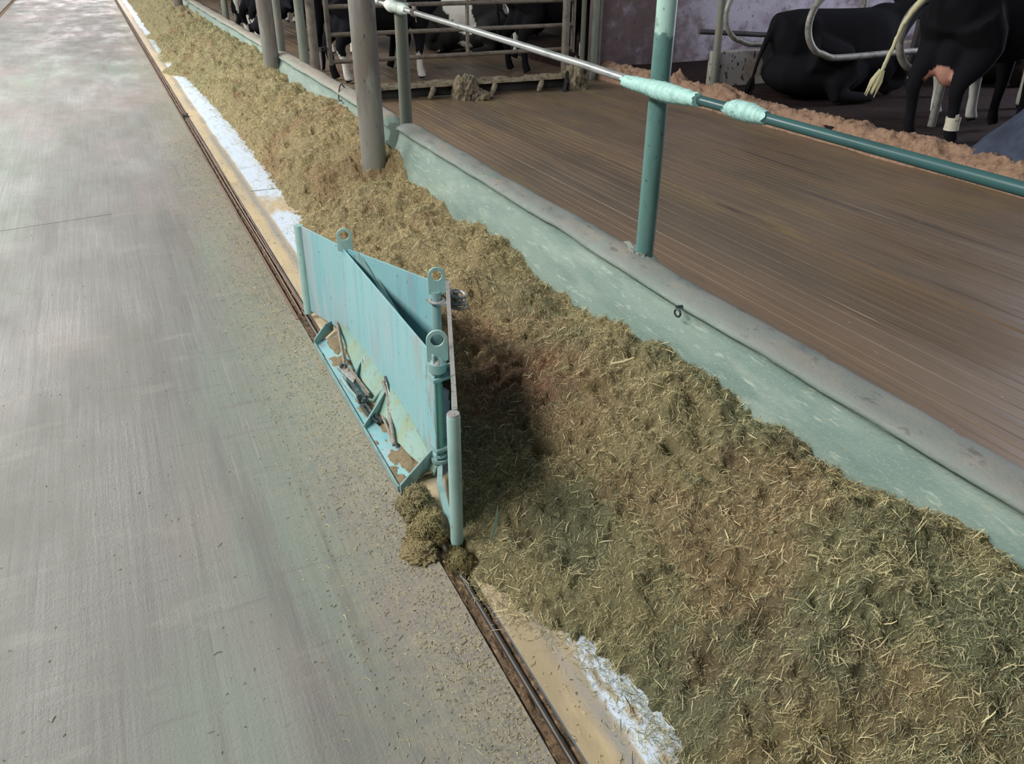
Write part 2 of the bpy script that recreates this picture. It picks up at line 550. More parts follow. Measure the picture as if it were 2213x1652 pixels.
# ------------------------------------------------------------------ the setting
def extrude(name, profile, ys, material, jitter=0.0, smooth=True, seed=0, angle=40, wob=None):
    """profile: list of (x, z) swept along Y"""
    P = np.array(profile, float)
    ys = np.asarray(ys, float)
    V = np.zeros((len(ys), len(P), 3))
    V[:, :, 0] = P[None, :, 0]
    V[:, :, 1] = ys[:, None]
    V[:, :, 2] = P[None, :, 1]
    if jitter:
        s = np.cumsum(np.r_[0, np.hypot(np.diff(P[:, 0]), np.diff(P[:, 1]))])
        nz = fbm(ys[:, None] * 2.2, np.broadcast_to(s * 7, (len(ys), len(P))) + seed, 5, seed, .55)
        V[:, :, 2] += nz * jitter
        V[:, :, 0] += fbm(ys[:, None] * 1.7 + 50, np.broadcast_to(s * 5, (len(ys), len(P))) + seed, 4, seed + 9) * jitter * .8
    if wob is not None:
        V = wob(V)
    me_o = fast_mesh(name, V.reshape(-1, 3), grid_faces(len(ys), len(P)), material, smooth=smooth)
    if smooth:
        me_o.data.set_sharp_from_angle(angle=math.radians(angle))
    me_o.data.flip_normals() if False else None
    return me_o


# feed alley slab
ys = np.r_[np.linspace(-2, 8, 60), np.linspace(8.5, 48, 60)]
fl = extrude('floor', [(-1.80, -.03), (-1.80, 0), (-1.2, 0), (-.6, 0), (0, 0), (.3, 0), (.596, 0), (.596, -.03)], ys, M['floor'], smooth=False)
tag(fl, 'grey concrete floor of the drive-through feed alley', kind='structure')
# the channel that carries the guide bar (and its twin at the left edge)
ch = MB()
ch.box((.628, 23, -.035), (.07, 50, .03))
tag(ch.build('trim_1', M['trough'], smooth=False), 'dirt filled channel along the feed side', kind='structure')
ch = MB()
ch.box((-1.845, 23, -.03), (.10, 50, .03))
tag(ch.build('trim_2', M['trough'], smooth=False), 'dark channel at the far left edge of the alley', kind='structure')
fl2 = extrude('floor', [(-1.895, -.03), (-1.895, 0), (-6.0, 0)], np.linspace(-2, 48, 20), M['floor'], smooth=False)
tag(fl2, 'concrete floor left of the dark channel', kind='structure')
# dirt fill in the channel, lumpy
Yd = np.arange(.2, 30, .02)
Xd = np.linspace(.597, .659, 9)
gx, gy = np.meshgrid(Xd, Yd)
gz = -.012 + .007 * fbm(gx * 60, gy * 22, 3, 5) - .006 * np.exp(-((gx - .632) / .012) ** 2)
dirt = fast_mesh('channel_dirt', np.stack([gx, gy, gz], -1).reshape(-1, 3), grid_faces(len(Yd), len(Xd)), M['trough'])
tag(dirt, 'brown crumbly dirt packed in the guide bar channel', 'dirt', kind='stuff')

cr = MB().bar((-1.79, 5.47, .0004), (-.78, 5.636, .0004), .004, .0014).bar((-.78, 5.636, .0004), (-.15, 5.745, .0004), .003, .0014)
tag(cr.build('trim_4', M['trough'], smooth=False), 'thin faint crack across the alley concrete', kind='structure')

# feed lane floor, coloured per vertex: bare tan concrete, grey joint, white coat
Yl = np.r_[np.arange(-2, 4, .012), np.arange(4, 14, .025), np.arange(14, 48, .1)]
Xl = np.r_[np.arange(.660, 1.10, .008), np.linspace(1.1, 1.72, 8)]
gx, gy = np.meshgrid(Xl, Yl)
n1 = fbm(gx * 9, gy * 2.2, 5, 21)
n2 = fbm(gx * 26, gy * 9, 4, 33)
tan = np.array(lin(204, 184, 146)[:3])
tan2 = np.array(lin(176, 164, 142)[:3])
grey = np.array(lin(156, 152, 144)[:3])
white = np.array(lin(212, 226, 240)[:3])
c = tan[None, None] * np.ones(gx.shape + (1,))
w = np.clip(n1 * .9 + .35, 0, 1)[..., None]
c = c * (1 - w * .55) + tan2 * w * .55
neardirt = (np.clip(2.2 - gy, 0, 1) * np.clip(.55 + .6 * fbm(gx * 15, gy * 5, 4, 46), 0, 1))[..., None]
c = c * (1 - .6 * neardirt) + np.array(lin(140, 126, 98)[:3]) * .6 * neardirt
jl = .772 + .008 * fbm(gy * .8, gy * 0, 3, 4)
w = (np.exp(-((gx - jl + .024) / .022) ** 2) * np.clip(.8 + n1 * .7, 0, 1))[..., None]
c = c * (1 - w) + grey * w
edge = jl + .012 * n2 * (gy < 4) + .008 * n1
gap = np.interp(gy, [0, 5.28, 5.40, 5.66, 5.8, 11.7, 11.85, 12.15, 12.4, 13.0, 13.1, 13.3, 13.4, 16.1, 16.3, 17, 17.2, 60],
                [0, 0, 1, 1, 0, 0, 1, 1, 0, 0, 1, 1, 0, 0, 1, 1, 0, 0])
wm = np.clip((gx - edge) / .010, 0, 1) * (1 - np.clip(gap + n2 * .5 * (gap > 0.01), 0, 1))
dusty = np.clip((n2 * .8 + n1 * .7 - .62) / .16, 0, 1) * np.clip(1.5 - np.abs(gy - 1.1), .25, 1)
dusty = np.maximum(dusty, np.clip((fbm(gx * 34, gy * 22, 4, 45) + .5 * n1 - .30) / .2, 0, .9) * np.clip(2.6 - gy, 0, 1))
dusty = np.maximum(dusty, np.clip((1.34 - np.abs(gy - 1.60) * 6), 0, 1) * (gy < 1.7))
wm = (wm * (1 - .9 * dusty))[..., None]
c = c * (1 - wm) + white * wm
cols = np.concatenate([c, np.ones(gx.shape + (1,))], -1).reshape(-1, 4)
lane = fast_mesh('floor', np.stack([gx, gy, np.zeros_like(gx)], -1).reshape(-1, 3), grid_faces(len(Yl), len(Xl)), M['lane'], cols)
tag(lane, 'feed lane floor with tan dust and a white coated strip', kind='structure')
jm = MB()
for yy in (5.93,):
    jm.box((.86, yy, .0005), (.2, .006, .002))
tag(jm.build('trim_3', M['dark_steel'], smooth=False), 'thin dark joint across the white strip', kind='structure')

# feed kerb, two lengths parted by the gaps where the columns stand
PROF = [(1.63, -.12), (1.655, .06), (1.682, .20), (1.712, .30), (1.738, .36), (1.751, .394), (1.746, .412), (1.732, .422), (1.728, .432), (1.738, .444), (1.762, .455), (1.80, .461), (1.845, .458), (1.876, .447), (1.89, .425), (1.895, .25), (1.90, -.14)]


def dens(prof, step=.018):
    out = []
    for (a, b), (c_, d) in zip(prof[:-1], prof[1:]):
        k = max(1, int(math.hypot(c_ - a, d - b) / step))
        out += [(a + (c_ - a) * i / k, b + (d - b) * i / k) for i in range(k)]
    return out + [prof[-1]]


def kerb(y0, y1, seed, label, material):
    ys_ = np.r_[np.arange(y0, y1, .03 if y0 < 6 else .06), y1]

    def wob(V):                                   # rounded, worn ends and chipped top edge
        d = np.minimum(np.abs(V[:, :, 1] - y0), np.abs(V[:, :, 1] - y1))
        k = np.clip(1 - d / .09, 0, 1) ** 2
        V[:, :, 2] -= k * .05 * (V[:, :, 2] > .3)
        V[:, :, 0] += k * .045 * (V[:, :, 0] < 1.77)
        chip = np.clip(fbm(V[:, :, 1] * 9, V[:, :, 0] * 20, 4, seed + 3) - .55, 0, 1)
        V[:, :, 2] -= chip * .02 * (V[:, :, 0] > 1.78)
        return V
    o = extrude('wall_feed', dens(PROF), ys_, material, jitter=.006, seed=seed, wob=wob, angle=70)
    # end caps
    me = o.data
    bm = bmesh.new()
    bm.from_mesh(me)
    n = len(dens(PROF))
    bm.verts.ensure_lookup_table()
    bm.faces.new([bm.verts[i] for i in range(n)])
    bm.faces.new([bm.verts[len(bm.verts) - 1 - i] for i in range(n)])
    bmesh.ops.recalc_face_normals(bm, faces=bm.faces)
    bm.to_mesh(me)
    bm.free()
    return tag(o, label, kind='structure')


kerb(-1.5, 5.60, 3, 'teal-grey concrete feed kerb, nearest length', M['curb'])
kerb(5.86, 10.02, 14, 'teal-grey concrete feed kerb between the two columns', M['curb_far'])
kerb(10.36, 40.0, 25, 'teal-grey concrete feed kerb, far length', M['curb_far'])

# cow alley: grooved slats running along the alley, a scraper slot in the middle
prof = [(1.86, -.12), (1.90, -.10)]
x = 1.95
while x < 6.1:
    if 3.83 < x < 3.91:
        prof += [(3.835, -.100), (3.84, -.10), (3.845, -.135), (3.872, -.135), (3.876, -.1)]
        x = 3.93
        continue
    gd = .0012 + .0022 * (.5 + .5 * math.sin(x * 37.3)) * (1.0 if x < 3.8 else .45)
    prof += [(x, -.100), (x + .003, -.100 - gd), (x + .009, -.100 - gd), (x + .012, -.100)]
    x += .082 + .02 * math.sin(x * 91)
prof += [(6.14, -.10)]
al = extrude('floor', prof, np.r_[np.linspace(-1, 12, 40), np.linspace(13, 48, 20)], M['alley'], smooth=False)
tag(al, 'wet brown grooved floor of the cow alley', kind='structure')
# stall platform: kerb edge and muddy floor
st = extrude('floor', [(6.13, -.12), (6.15, -.03), (6.20, .03), (6.28, .055), (6.45, .03), (7.0, .02), (8.4, .03), (13, .03)], np.linspace(0, 10.3, 60), M['stall'], jitter=.012, seed=8)
tag(st, 'dark muddy floor of the cow stalls', kind='structure')
# ridge of dried manure lying along the stall kerb
Yr = np.arange(1.5, 10.25, .02)
s = np.linspace(0, 1, 26)
gs, gy = np.meshgrid(s, Yr)
gx = 6.07 + gs * .36
hump = np.sin(np.pi * np.clip(gs, 0, 1)) ** .7
amp = .125 + .02 * fbm(gy * 1.3, gy * 0, 3, 2)
gz = -.104 + hump * amp + .13 * np.clip(gs, 0, 1) + hump * .030 * fbm(gx * 17, gy * 11, 5, 40) + hump * .012 * fbm(gx * 60, gy * 40, 2, 41)
gz += np.exp(-((gy - 8.55) / .10) ** 2) * hump * .10 + np.exp(-((gy - 7.75) / .22) ** 2) * hump * .05
gx = gx + .02 * fbm(gy * 3, gs * 4, 3, 60)
rid = fast_mesh('manure_ridge', np.stack([gx, gy, gz], -1).reshape(-1, 3), grid_faces(len(Yr), len(s)), M['manure'])
tag(rid, 'lumpy brown ridge of dried manure along the stall kerb', 'manure', kind='stuff')
bk = extrude('floor', [(6.14, -.12), (6.2, .05), (6.5, .05), (14, .05)], np.linspace(10.54, 48, 10), M['stall'], smooth=False)
tag(bk, 'dark floor of the stalls beyond the violet wall', kind='structure')
wd = MB().box((7.6, 21, 1.1), (.2, 20.5, 2.6)).box((4.9, 31, 1.1), (5.6, .2, 2.6))  # added wall that keeps the background behind the gate dark
tag(wd.build('wall_right', M['wall_dark'], smooth=False), 'added dark wall for the gloom behind the cows beyond the gate', kind='structure')
# cross wall and low stub wall
wl = MB().box((9.6, 10.42, .55), (6.9, .24, 2.5))
tag(wl.build('wall_back', M['wall'], smooth=False, bevel=.01), 'stained violet-grey wall behind the stalls', kind='structure')
sb = MB().box((8.85, 8.36, .19), (4.5, .14, .46))
tag(sb.build('wall_stub', M['stub'], smooth=False, bevel=.015), 'low spattered concrete wall beside the lying cow', kind='structure')

# ------------------------------------------------------------------ feed pile
XLY = [-1, .3, .88, 1.03, 1.27, 1.32, 1.42, 1.62, 1.76, 1.9, 2.2, 2.5, 2.64, 2.72, 3.0, 3.25, 3.6, 4.0, 4.7, 5.2, 5.64, 6.8, 8.35, 10.2, 11.6, 11.95, 12.2, 12.6, 13.1, 13.25, 14.5, 16.0, 16.6, 17, 23, 30]
XLX = [.86, .86, .863, .855, .855, .81, .735, .69, .685, .735, .85, .955, 1.00, .99, .88, .79, .76, .80, .865, .955, .955, .967, .983, .948, .90, .70, .70, .88, .86, .76, .85, .86, .74, .86, .90, .90]
HCY = [-1, .3, .77, .98, 1.44, 1.75, 2.17, 2.86, 3.53, 4.29, 5.1, 5.9, 6.8, 8.9, 10.4, 12.3, 16, 20, 40]
HCZ = [.31, .32, .325, .335, .24, .26, .275, .175, .215, .17, .22, .31, .34, .29, .33, .35, .30, .32, .3]


def feed_height(gx, gy):
    xl = np.interp(gy, XLY, XLX) + .018 * fbm(gy * 7, gy * 0 + 3, 3, 71) + .020 * fbm(gx * 31, gy * 30, 3, 77)
    hc = np.interp(gy, HCY, HCZ) + .012 * fbm(gy * 3.1, gy * 0, 3, 72)
    xr = 1.705
    s = np.clip((gx - xl) / (xr - xl), 0, 1.02)
    h = hc * (s ** .72) * (1 + .28 * np.sin(np.pi * s) * (.8 + .5 * np.sin(gy * 2.1)))
    # scraped-out hollow in front of the pusher's near blade, steep bank beyond it
    wy = np.clip((gy - 1.55) / .35, 0, 1) * np.clip((2.95 - gy) / .35, 0, 1)
    bl = np.interp(gy, [1.5, 1.76, 2.65, 3.0], [.68, .70, 1.02, 1.02])
    bank = bl + np.interp(gy, [1.5, 2.0, 2.65, 3.0], [.26, .27, .16, .05])
    t = np.clip((gx - bl) / np.maximum(bank - bl, .02), 0, 1)
    low = .05 + .05 * t
    hh = np.where(gx < bank, low, np.minimum(h, low + 1.35 * (gx - bank) + .02))
    h = h * (1 - wy) + hh * wy
    # heap against the far side of the pusher's back blade
    h = h + .10 * np.exp(-((gy - 3.05) / .3) ** 2 - ((gx - 1.08) / .14) ** 2)
    env = np.clip(s / .16, 0, 1)
    lump = fbm(gx * 5.2, gy * 4.6, 3, 80) * .030 + fbm(gx * 15, gy * 13, 3, 81) * .016
    pits = np.clip(fbm(gx * 11 + 30, gy * 9, 2, 82) - .55, 0, 1) * -.07 + np.clip(fbm(gx * 30 + 3, gy * 27, 2, 85) - .70, 0, 1) * -.07 * np.clip(1.6 - gy * .18, 0, 1)
    far = np.clip((gy - 6) / 5, 0, 1)
    lump = lump * (1 + .35 * far)
    fine = fbm(gx * 48, gy * 44, 3, 83) * .0062 * (1 - .75 * np.clip((gy - 5) / 6, 0, 1))
    h = h + env * (lump + pits + fine)
    return np.where(s <= 0, -.012, np.maximum(h, .002 + .006 * env)), s


nv = []
yy = -.25
while yy < 34:
    nv.append(yy)
    yy += max(.0080, .0042 * yy)
Yf = np.array(nv)
u = np.linspace(0, 1, 150)
gu, gy = np.meshgrid(u, Yf)
xl0 = np.interp(gy, XLY, XLX) - .05
gx = xl0 + gu * (1.735 - xl0)
gz, gs = feed_height(gx, gy)


def feed_colour(x, y, n, seed):
    """true colour of the mix: olive near, tan farther off, red-brown wet patch by the pusher"""
    olive = np.array(lin(156, 148, 108)[:3])
    tanc = np.array(lin(180, 162, 120)[:3])
    dgreen = np.array(lin(112, 118, 90)[:3])
    brown = np.array(lin(146, 104, 78)[:3])
    far_olive = np.array(lin(152, 146, 108)[:3])
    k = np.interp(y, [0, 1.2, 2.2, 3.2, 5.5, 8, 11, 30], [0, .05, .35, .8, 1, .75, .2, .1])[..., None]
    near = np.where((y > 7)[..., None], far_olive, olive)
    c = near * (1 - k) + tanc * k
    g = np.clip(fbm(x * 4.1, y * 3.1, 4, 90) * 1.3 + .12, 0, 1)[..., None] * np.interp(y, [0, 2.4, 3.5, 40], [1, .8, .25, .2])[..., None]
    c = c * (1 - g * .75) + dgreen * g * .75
    d2 = ((x - 1.18) / .22) ** 2 + ((y - 2.5) / .5) ** 2
    b = (np.exp(-d2) * (1.15 + .5 * fbm(x * 9, y * 8, 3, 91)))[..., None]
    b2 = np.clip(fbm(x * 3.3 + 7, y * 2.2, 4, 92) - .38, 0, .6)[..., None]
    b = np.clip(b + b2 * .8, 0, 1)
    return c * (1 - b * .8) + brown * b * .8


cols = feed_colour(gx, gy, None, 0) * np.interp(gy, [0, 3.5, 8, 12], [.62, .68, .85, .9])[..., None]  # base darkened, shade of the gaps between fibres put into the colour
# ---- fibres
NS = 300000
t = RNG.random(NS)
ysd = .05 + (16.0 - .05) * t ** 2.7
xl_s = np.interp(ysd, XLY, XLX)
xsd = xl_s - .012 + (1.715 - xl_s + .012) * RNG.random(NS) ** .93
# a few strays beyond the edge
stray = RNG.random(NS) < np.interp(ysd, [0, 1.2, 1.8, 2.2, 16], [.035, .06, .06, .025, .02])
xsd[stray] = (xl_s - np.abs(RNG.normal(0, .045, NS)))[stray]
keep = (xsd > .60)
inpush = (ysd > 1.72) & (ysd < 3.62) & (xsd < np.interp(ysd, [1.72, 1.765, 2.66, 2.72, 3.57, 3.7], [.69, .70, 1.0, .99, .68, .6]))
keep &= ~inpush
xsd, ysd = xsd[keep], ysd[keep]
NS = len(xsd)
zs, ss = feed_height(xsd, ysd)
zs = np.maximum(zs, 0)
e = .006
zx = (np.maximum(feed_height(xsd + e, ysd)[0], 0) - zs) / e
zy = (np.maximum(feed_height(xsd, ysd + e)[0], 0) - zs) / e
zx = np.clip(zx, -2.2, 2.2)
zy = np.clip(zy, -2.2, 2.2)
big = RNG.random(NS) < np.interp(ysd, [0, 1.6, 3, 6], [.085, .06, .03, .02])
gro = np.interp(ysd, [0, 2, 6, 16], [1.05, 1.1, 1.6, 3.2])
L = np.where(big, RNG.uniform(.020, .046, NS), RNG.uniform(.007, .026, NS)) * np.interp(ysd, [0, 2, 6, 16], [1, 1, 1.0, 1.7])
Wd = np.where(big, RNG.uniform(.0010, .0026, NS), RNG.uniform(.0005, .0013, NS)) * gro
az = RNG.uniform(0, 2 * np.pi, NS)
tilt = RNG.normal(0, .34, NS)
dx, dy = np.cos(az), np.sin(az)
dz = zx * dx + zy * dy + tilt
ln = np.sqrt(1 + dz * dz)
D = np.stack([dx, dy, dz], -1) / ln[:, None]
S = np.stack([-dy, dx, RNG.normal(0, .7, NS)], -1)
S /= np.linalg.norm(S, axis=1)[:, None]
B = np.cross(D, S)
mid = np.stack([xsd, ysd, zs + .0015 + np.abs(tilt) * L * .38 + RNG.uniform(0, .004, NS)], -1)
bend = RNG.normal(0, .16, NS) * L * np.where(big, .6, 1.5)
sbend = RNG.normal(0, .22, NS) * L * np.where(big, .3, 1.0)
h = (Wd / 2)[:, None]
rows = []
for f_, k_, w_ in ((-.5, 0, .6), (-.17, .9, 1), (.17, .9, 1), (.5, 0, .4)):
    c_ = mid + D * (L * f_)[:, None] + B * (bend * k_)[:, None] + S * (sbend * k_ * (1 if f_ < 0 else .55))[:, None]
    rows += [c_ - S * h * w_, c_ + S * h * w_]
SV = np.stack(rows, 1).reshape(-1, 3)
bi = np.arange(NS)[:, None] * 8
SF = np.concatenate([bi + np.array([q]) for q in ([0, 1, 3, 2], [2, 3, 5, 4], [4, 5, 7, 6])], 0)
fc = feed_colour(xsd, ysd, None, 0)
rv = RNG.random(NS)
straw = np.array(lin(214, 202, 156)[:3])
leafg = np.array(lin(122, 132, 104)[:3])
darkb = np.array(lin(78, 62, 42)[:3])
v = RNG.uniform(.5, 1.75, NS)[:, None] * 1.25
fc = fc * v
pick = (rv < .09) | (big & (rv < .5))
fc[pick] = straw * RNG.uniform(.65, 1.1, pick.sum())[:, None]
pk = (rv > .86)
fc[pk] = leafg * RNG.uniform(.6, 1.15, pk.sum())[:, None]
pk = (rv > .76) & (rv <= .86)
fc[pk] = darkb * RNG.uniform(.6, 1.3, pk.sum())[:, None]
SC_ = np.repeat(fc, 8, axis=0)
HV = np.stack([gx, gy, gz], -1).reshape(-1, 3)
HF = grid_faces(len(Yf), len(u))
V = np.concatenate([HV, SV])
F = np.concatenate([HF, SF + len(HV)])
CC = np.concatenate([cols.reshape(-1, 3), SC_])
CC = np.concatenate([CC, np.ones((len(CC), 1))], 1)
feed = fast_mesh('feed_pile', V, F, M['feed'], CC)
feed.data.materials.append(M['strand'])
mi = np.zeros(len(F), np.int32)
mi[len(HF):] = 1
feed.data.polygons.foreach_set('material_index', mi)
tag(feed, 'long heap of chopped brown-green feed along the concrete kerb', 'feed', kind='stuff')

# ---- loose fibres and crumbs on the alley floor and the lane
NL = 11000
yl = .35 + 7.5 * RNG.random(NL) ** 1.7
xl = np.where(RNG.random(NL) < .90, .59 - np.abs(RNG.normal(0, .15, NL)), RNG.uniform(-1.3, .6, NL))
k2 = RNG.random(NL) < .10
xl[k2] = RNG.uniform(.66, .86, k2.sum())
ok = (xl > -1.6) & ~((yl > 1.7) & (yl < 3.65) & (xl > .58))
yl, xl = yl[ok], xl[ok]
NL = len(xl)
L = RNG.uniform(.002, .010, NL)
L[RNG.random(NL) < .09] *= 2.4
Wd = RNG.uniform(.0008, .0020, NL)
az = RNG.uniform(0, 2 * np.pi, NL)
D = np.stack([np.cos(az), np.sin(az), np.zeros(NL)], -1)
S = np.stack([-np.sin(az), np.cos(az), np.zeros(NL)], -1)
mid = np.stack([xl, yl, np.full(NL, .0013)], -1)
P0 = mid - D * (L / 2)[:, None]
P2 = mid + D * (L / 2)[:, None]
P1 = mid + S * (RNG.normal(0, .12, NL) * L)[:, None] + np.array([[0, 0, .0012]])
h = (Wd / 2)[:, None]
up = np.array([[0, 0, 1.0]])
rows = []
for P in (P0, P1, P2):
    rows += [P - S * h - up * .0011, P + S * h - up * .0011, P + up * h * .5]
SV = np.stack(rows, 1).reshape(-1, 3)
bi = np.arange(NL)[:, None] * 9
SF = np.concatenate([bi + np.array([q]) for q in ([0, 2, 5, 3], [2, 1, 4, 5], [3, 5, 8, 6], [5, 4, 7, 8])], 0)
fc = np.array(lin(186, 174, 136)[:3]) * RNG.uniform(.65, 1.45, NL)[:, None]
pk = RNG.random(NL) < .05
fc[pk] = np.array(lin(96, 82, 64)[:3])
CC = np.concatenate([np.repeat(fc, 9, 0), np.ones((NL * 9, 1))], 1)
lo = fast_mesh('scattered_straw', SV, SF, M['strand'], CC, smooth=False)
tag(lo, 'short pale straw bits scattered over the alley floor', 'straw', kind='stuff')


def clump(name, c, r, label, cat, material, seed, flat=.6, colr=(150, 136, 96), n=44, group=None, fibres=1500):
    th = np.linspace(0, np.pi / 2 * 1.25, n)
    ph = np.linspace(0, 2 * np.pi, n * 2 + 1)
    gt, gp = np.meshgrid(th, ph)
    nx, ny, nz = np.sin(gt) * np.cos(gp), np.sin(gt) * np.sin(gp), np.cos(gt)
    d = 1 + .24 * fbm(nx * 1.6 + seed, ny * 1.6 + nz * 1.3, 3, seed) + .16 * fbm(nx * 9 + seed, ny * 9 + nz * 7, 4, seed + 5)
    V = np.stack([c[0] + r[0] * d * nx, c[1] + r[1] * d * ny, np.maximum(c[2] + r[2] * d * nz, c[2] - .03)], -1)
    base = np.array(lin(*colr)[:3])
    Vv = V.reshape(-1, 3)
    F = grid_faces(*V.shape[:2])
    colv = np.tile(base, (len(Vv), 1)) * (0.85 + .3 * np.random.default_rng(seed).random((len(Vv), 1)))
    rg = np.random.default_rng(seed + 1)
    if fibres:
        idx = rg.integers(0, len(Vv), fibres)
        p = Vv[idx]
        nrm = (p - np.array(c))
        nrm /= np.linalg.norm(nrm, axis=1)[:, None] + 1e-6
        dd = rg.normal(0, 1, (fibres, 3))
        dd -= nrm * (dd * nrm).sum(1)[:, None] * .7
        dd /= np.linalg.norm(dd, axis=1)[:, None]
        ss_ = np.cross(dd, nrm)
        L_ = rg.uniform(.008, .03, fibres)[:, None]
        w_ = rg.uniform(.0005, .0012, fibres)[:, None]
        p = p + nrm * .003
        a, b_, e_ = p - dd * L_ / 2, p + nrm * L_ * .12, p + dd * L_ / 2
        SV = np.stack([a - ss_ * w_, a + ss_ * w_, b_ - ss_ * w_, b_ + ss_ * w_, e_ - ss_ * w_, e_ + ss_ * w_], 1).reshape(-1, 3)
        bi = np.arange(fibres)[:, None] * 6 + len(Vv)
        SF = np.concatenate([bi + np.array([[0, 1, 3, 2]]), bi + np.array([[2, 3, 5, 4]])], 0)
        F = np.concatenate([F, SF])
        cf = base * rg.uniform(.6, 1.7, fibres)[:, None]
        colv = np.concatenate([colv, np.repeat(cf, 6, 0)])
        Vv = np.concatenate([Vv, SV])
    colv = np.concatenate([colv, np.ones((len(colv), 1))], 1)
    o = fast_mesh(name, Vv, F, material, colv)
    return tag(o, label, cat, group)


clump('feed_clump', (.618, 1.975, .012), (.055, .065, .062), 'matted feed clump under the end plate of the pusher', 'feed clump', M['feed'], 5, colr=(146, 136, 102))
clump('feed_clump', (.608, 1.86, .010), (.050, .058, .052), 'yellowish matted feed clump left of the front post', 'feed clump', M['feed'], 9, colr=(150, 138, 98))
clump('feed_clump', (.648, 1.70, .002), (.034, .045, .024), 'small feed clump just before the foot of the front post', 'feed clump', M['feed'], 13, colr=(132, 122, 84))
clump('feed_clump', (.56, 1.80, .002), (.05, .075, .022), 'low flat feed clump on the floor beside the front post', 'feed clump', M['feed'], 15, colr=(156, 142, 104), fibres=260)

# ------------------------------------------------------------------ guide bar in the channel
g = thing('guide_rail', (.632, 1.0, 0), 'dark steel guide bar lying in the floor channel', 'rail')
MB().tube([(.632, -1.5, -.001), (.632, 1.0, -.002), (.633, 2.0, -.002), (.634, 3.7, -.003)], .0075, 12).build('bar', M['steel_bar'], g)
rp = MB()
for k, (dx_, r_) in enumerate(((-.012, .004), (.008, .005), (.020, .0035))):
    pts = [(.632 + dx_ + .003 * math.sin(y * 1.7 + k * 2), y, -.002 + .001 * math.sin(y * 3 + k)) for y in np.linspace(3.66, 30, 90)]
    rp.tube(pts, r_, 8)
rp.build('wire_rope', M['edge'], g)
ed = MB()
for x_ in (.588,):
    ed.box((x_, 16.8, -.008), (.014, 26.4, .024))
ed.build('edging', M['edge'], g, smooth=False)
cp = MB().box((.630, 8.93, .006), (.050, .07, .022)).tube([(.612, 8.90, .0), (.612, 8.90, .035)], .011, 6).tube([(.648, 8.95, 0), (.648, 8.95, .03)], .011, 6)
cp.build('rope_clamp', M['greasy'], g, smooth=False, bevel=.004)
for (x_, y_) in ((.61, 5.1), (.62, 6.4)):
    pass

# ------------------------------------------------------------------ feed pusher
fp = thing('feed_pusher', (.72, 2.7, 0), 'light teal steel V-shaped feed pusher standing on the floor rail', 'feed pusher')
ZT = .458
A = Vector((.650, 3.57, 0))
Bp = Vector((.750, 3.215, 0))
H = Vector((.972, 2.69, 0))
Cp = Vector((.738, 2.13, 0))
P = Vector((.670, 1.775, 0))


def plate(pts, z0, z1, th, name, material, seg=8):
    rows = []
    for k in range(5):
        z = z0 + (z1 - z0) * k / 4
        rows.append([Vector((p[0], p[1], z)) for p in pts])
    d = (Vector(pts[-1]) - Vector(pts[0]))
    nrm = Vector((d.y, -d.x, 0)).normalized() * th
    return MB().sheet(rows, nrm).build(name, material, fp, smooth=False, bevel=.0012)


plate([A, A.lerp(Bp, .5), Bp, Bp.lerp(H, .5), H - Vector((.012, -.012, 0))], .045, ZT, -.006, 'back_blade', M['teal'])
plate([Vector((.998, 2.655, 0)), Vector((.998, 2.655, 0)).lerp(P, .5), P + Vector((.004, .02, 0))], .045, ZT + .006, -.007, 'front_blade', M['teal'])
# worn upright edge rib on the near blade (the pale double line seen from the front)
MB().bar((1.000, 2.668, ZT + .011), (.676, 1.775, ZT + .009), .014, .010).build('edge_strip', M['rubbed'], fp, smooth=False)
# side plate with flared skirt
top = [(.742, 3.205), (.742, 2.9), (.742, 2.6), (.742, 2.35), (.738, 2.125)]
ysp = np.linspace(3.205, 2.125, 30)
rows = []
for k in range(7):
    t_ = k / 6
    row = []
    for y_ in ysp:
        zb_ = np.interp(y_, [2.12, 2.16, 2.3, 2.5, 2.9, 3.1, 3.205], [.03, .04, .075, .092, .090, .080, .070]) + .004 * math.sin(y_ * 37) + .003 * math.sin(y_ * 91)
        row.append((.742 - .004 * t_, y_, ZT + (zb_ - ZT) * t_))
    rows.append(row)
MB().sheet(rows, (.006, 0, 0)).build('side_plate', M['teal'], fp, smooth=False, bevel=.0012)
ysk = np.linspace(3.36, 2.12, 26)
rows = []
for k in range(6):
    t_ = k / 5
    row = []
    for y_ in ysk:
        xb = np.interp(y_, [2.12, 2.2, 2.38, 2.55, 2.74, 2.98, 3.19, 3.36], [.724, .69, .668, .672, .676, .690, .702, .716])
        xt = np.interp(y_, [2.12, 3.2, 3.36], [.734, .738, .716])
        zt = np.interp(y_, [2.12, 2.16, 2.3, 2.5, 2.9, 3.1, 3.2, 3.36], [.045, .05, .084, .102, .100, .090, .082, .075])
        zb = .028 + .008 * math.sin(y_ * 23) + .006 * math.sin(y_ * 41)
        row.append((xt + (xb - xt) * t_ ** 1.2, y_, zt + (zb - zt) * t_))
    rows.append(row)
MB().sheet(rows, (.005, 0, 0)).build('skirt', M['tealgreen'], fp, smooth=True, angle=30)
# far tip: rolled tube with a seam and weld beads
MB().tube([(.643, 3.588, .03), (.643, 3.588, ZT)], .021, 18).build('far_tip_post', M['teal_post'], fp)
for z_ in (.11, .2, .31, .37):
    MB().tube([(.661, 3.560, z_ - .012), (.659, 3.557, z_), (.661, 3.560, z_ + .012)], [.003, .005, .003], 6).build('weld_bead', M['teal'], fp)
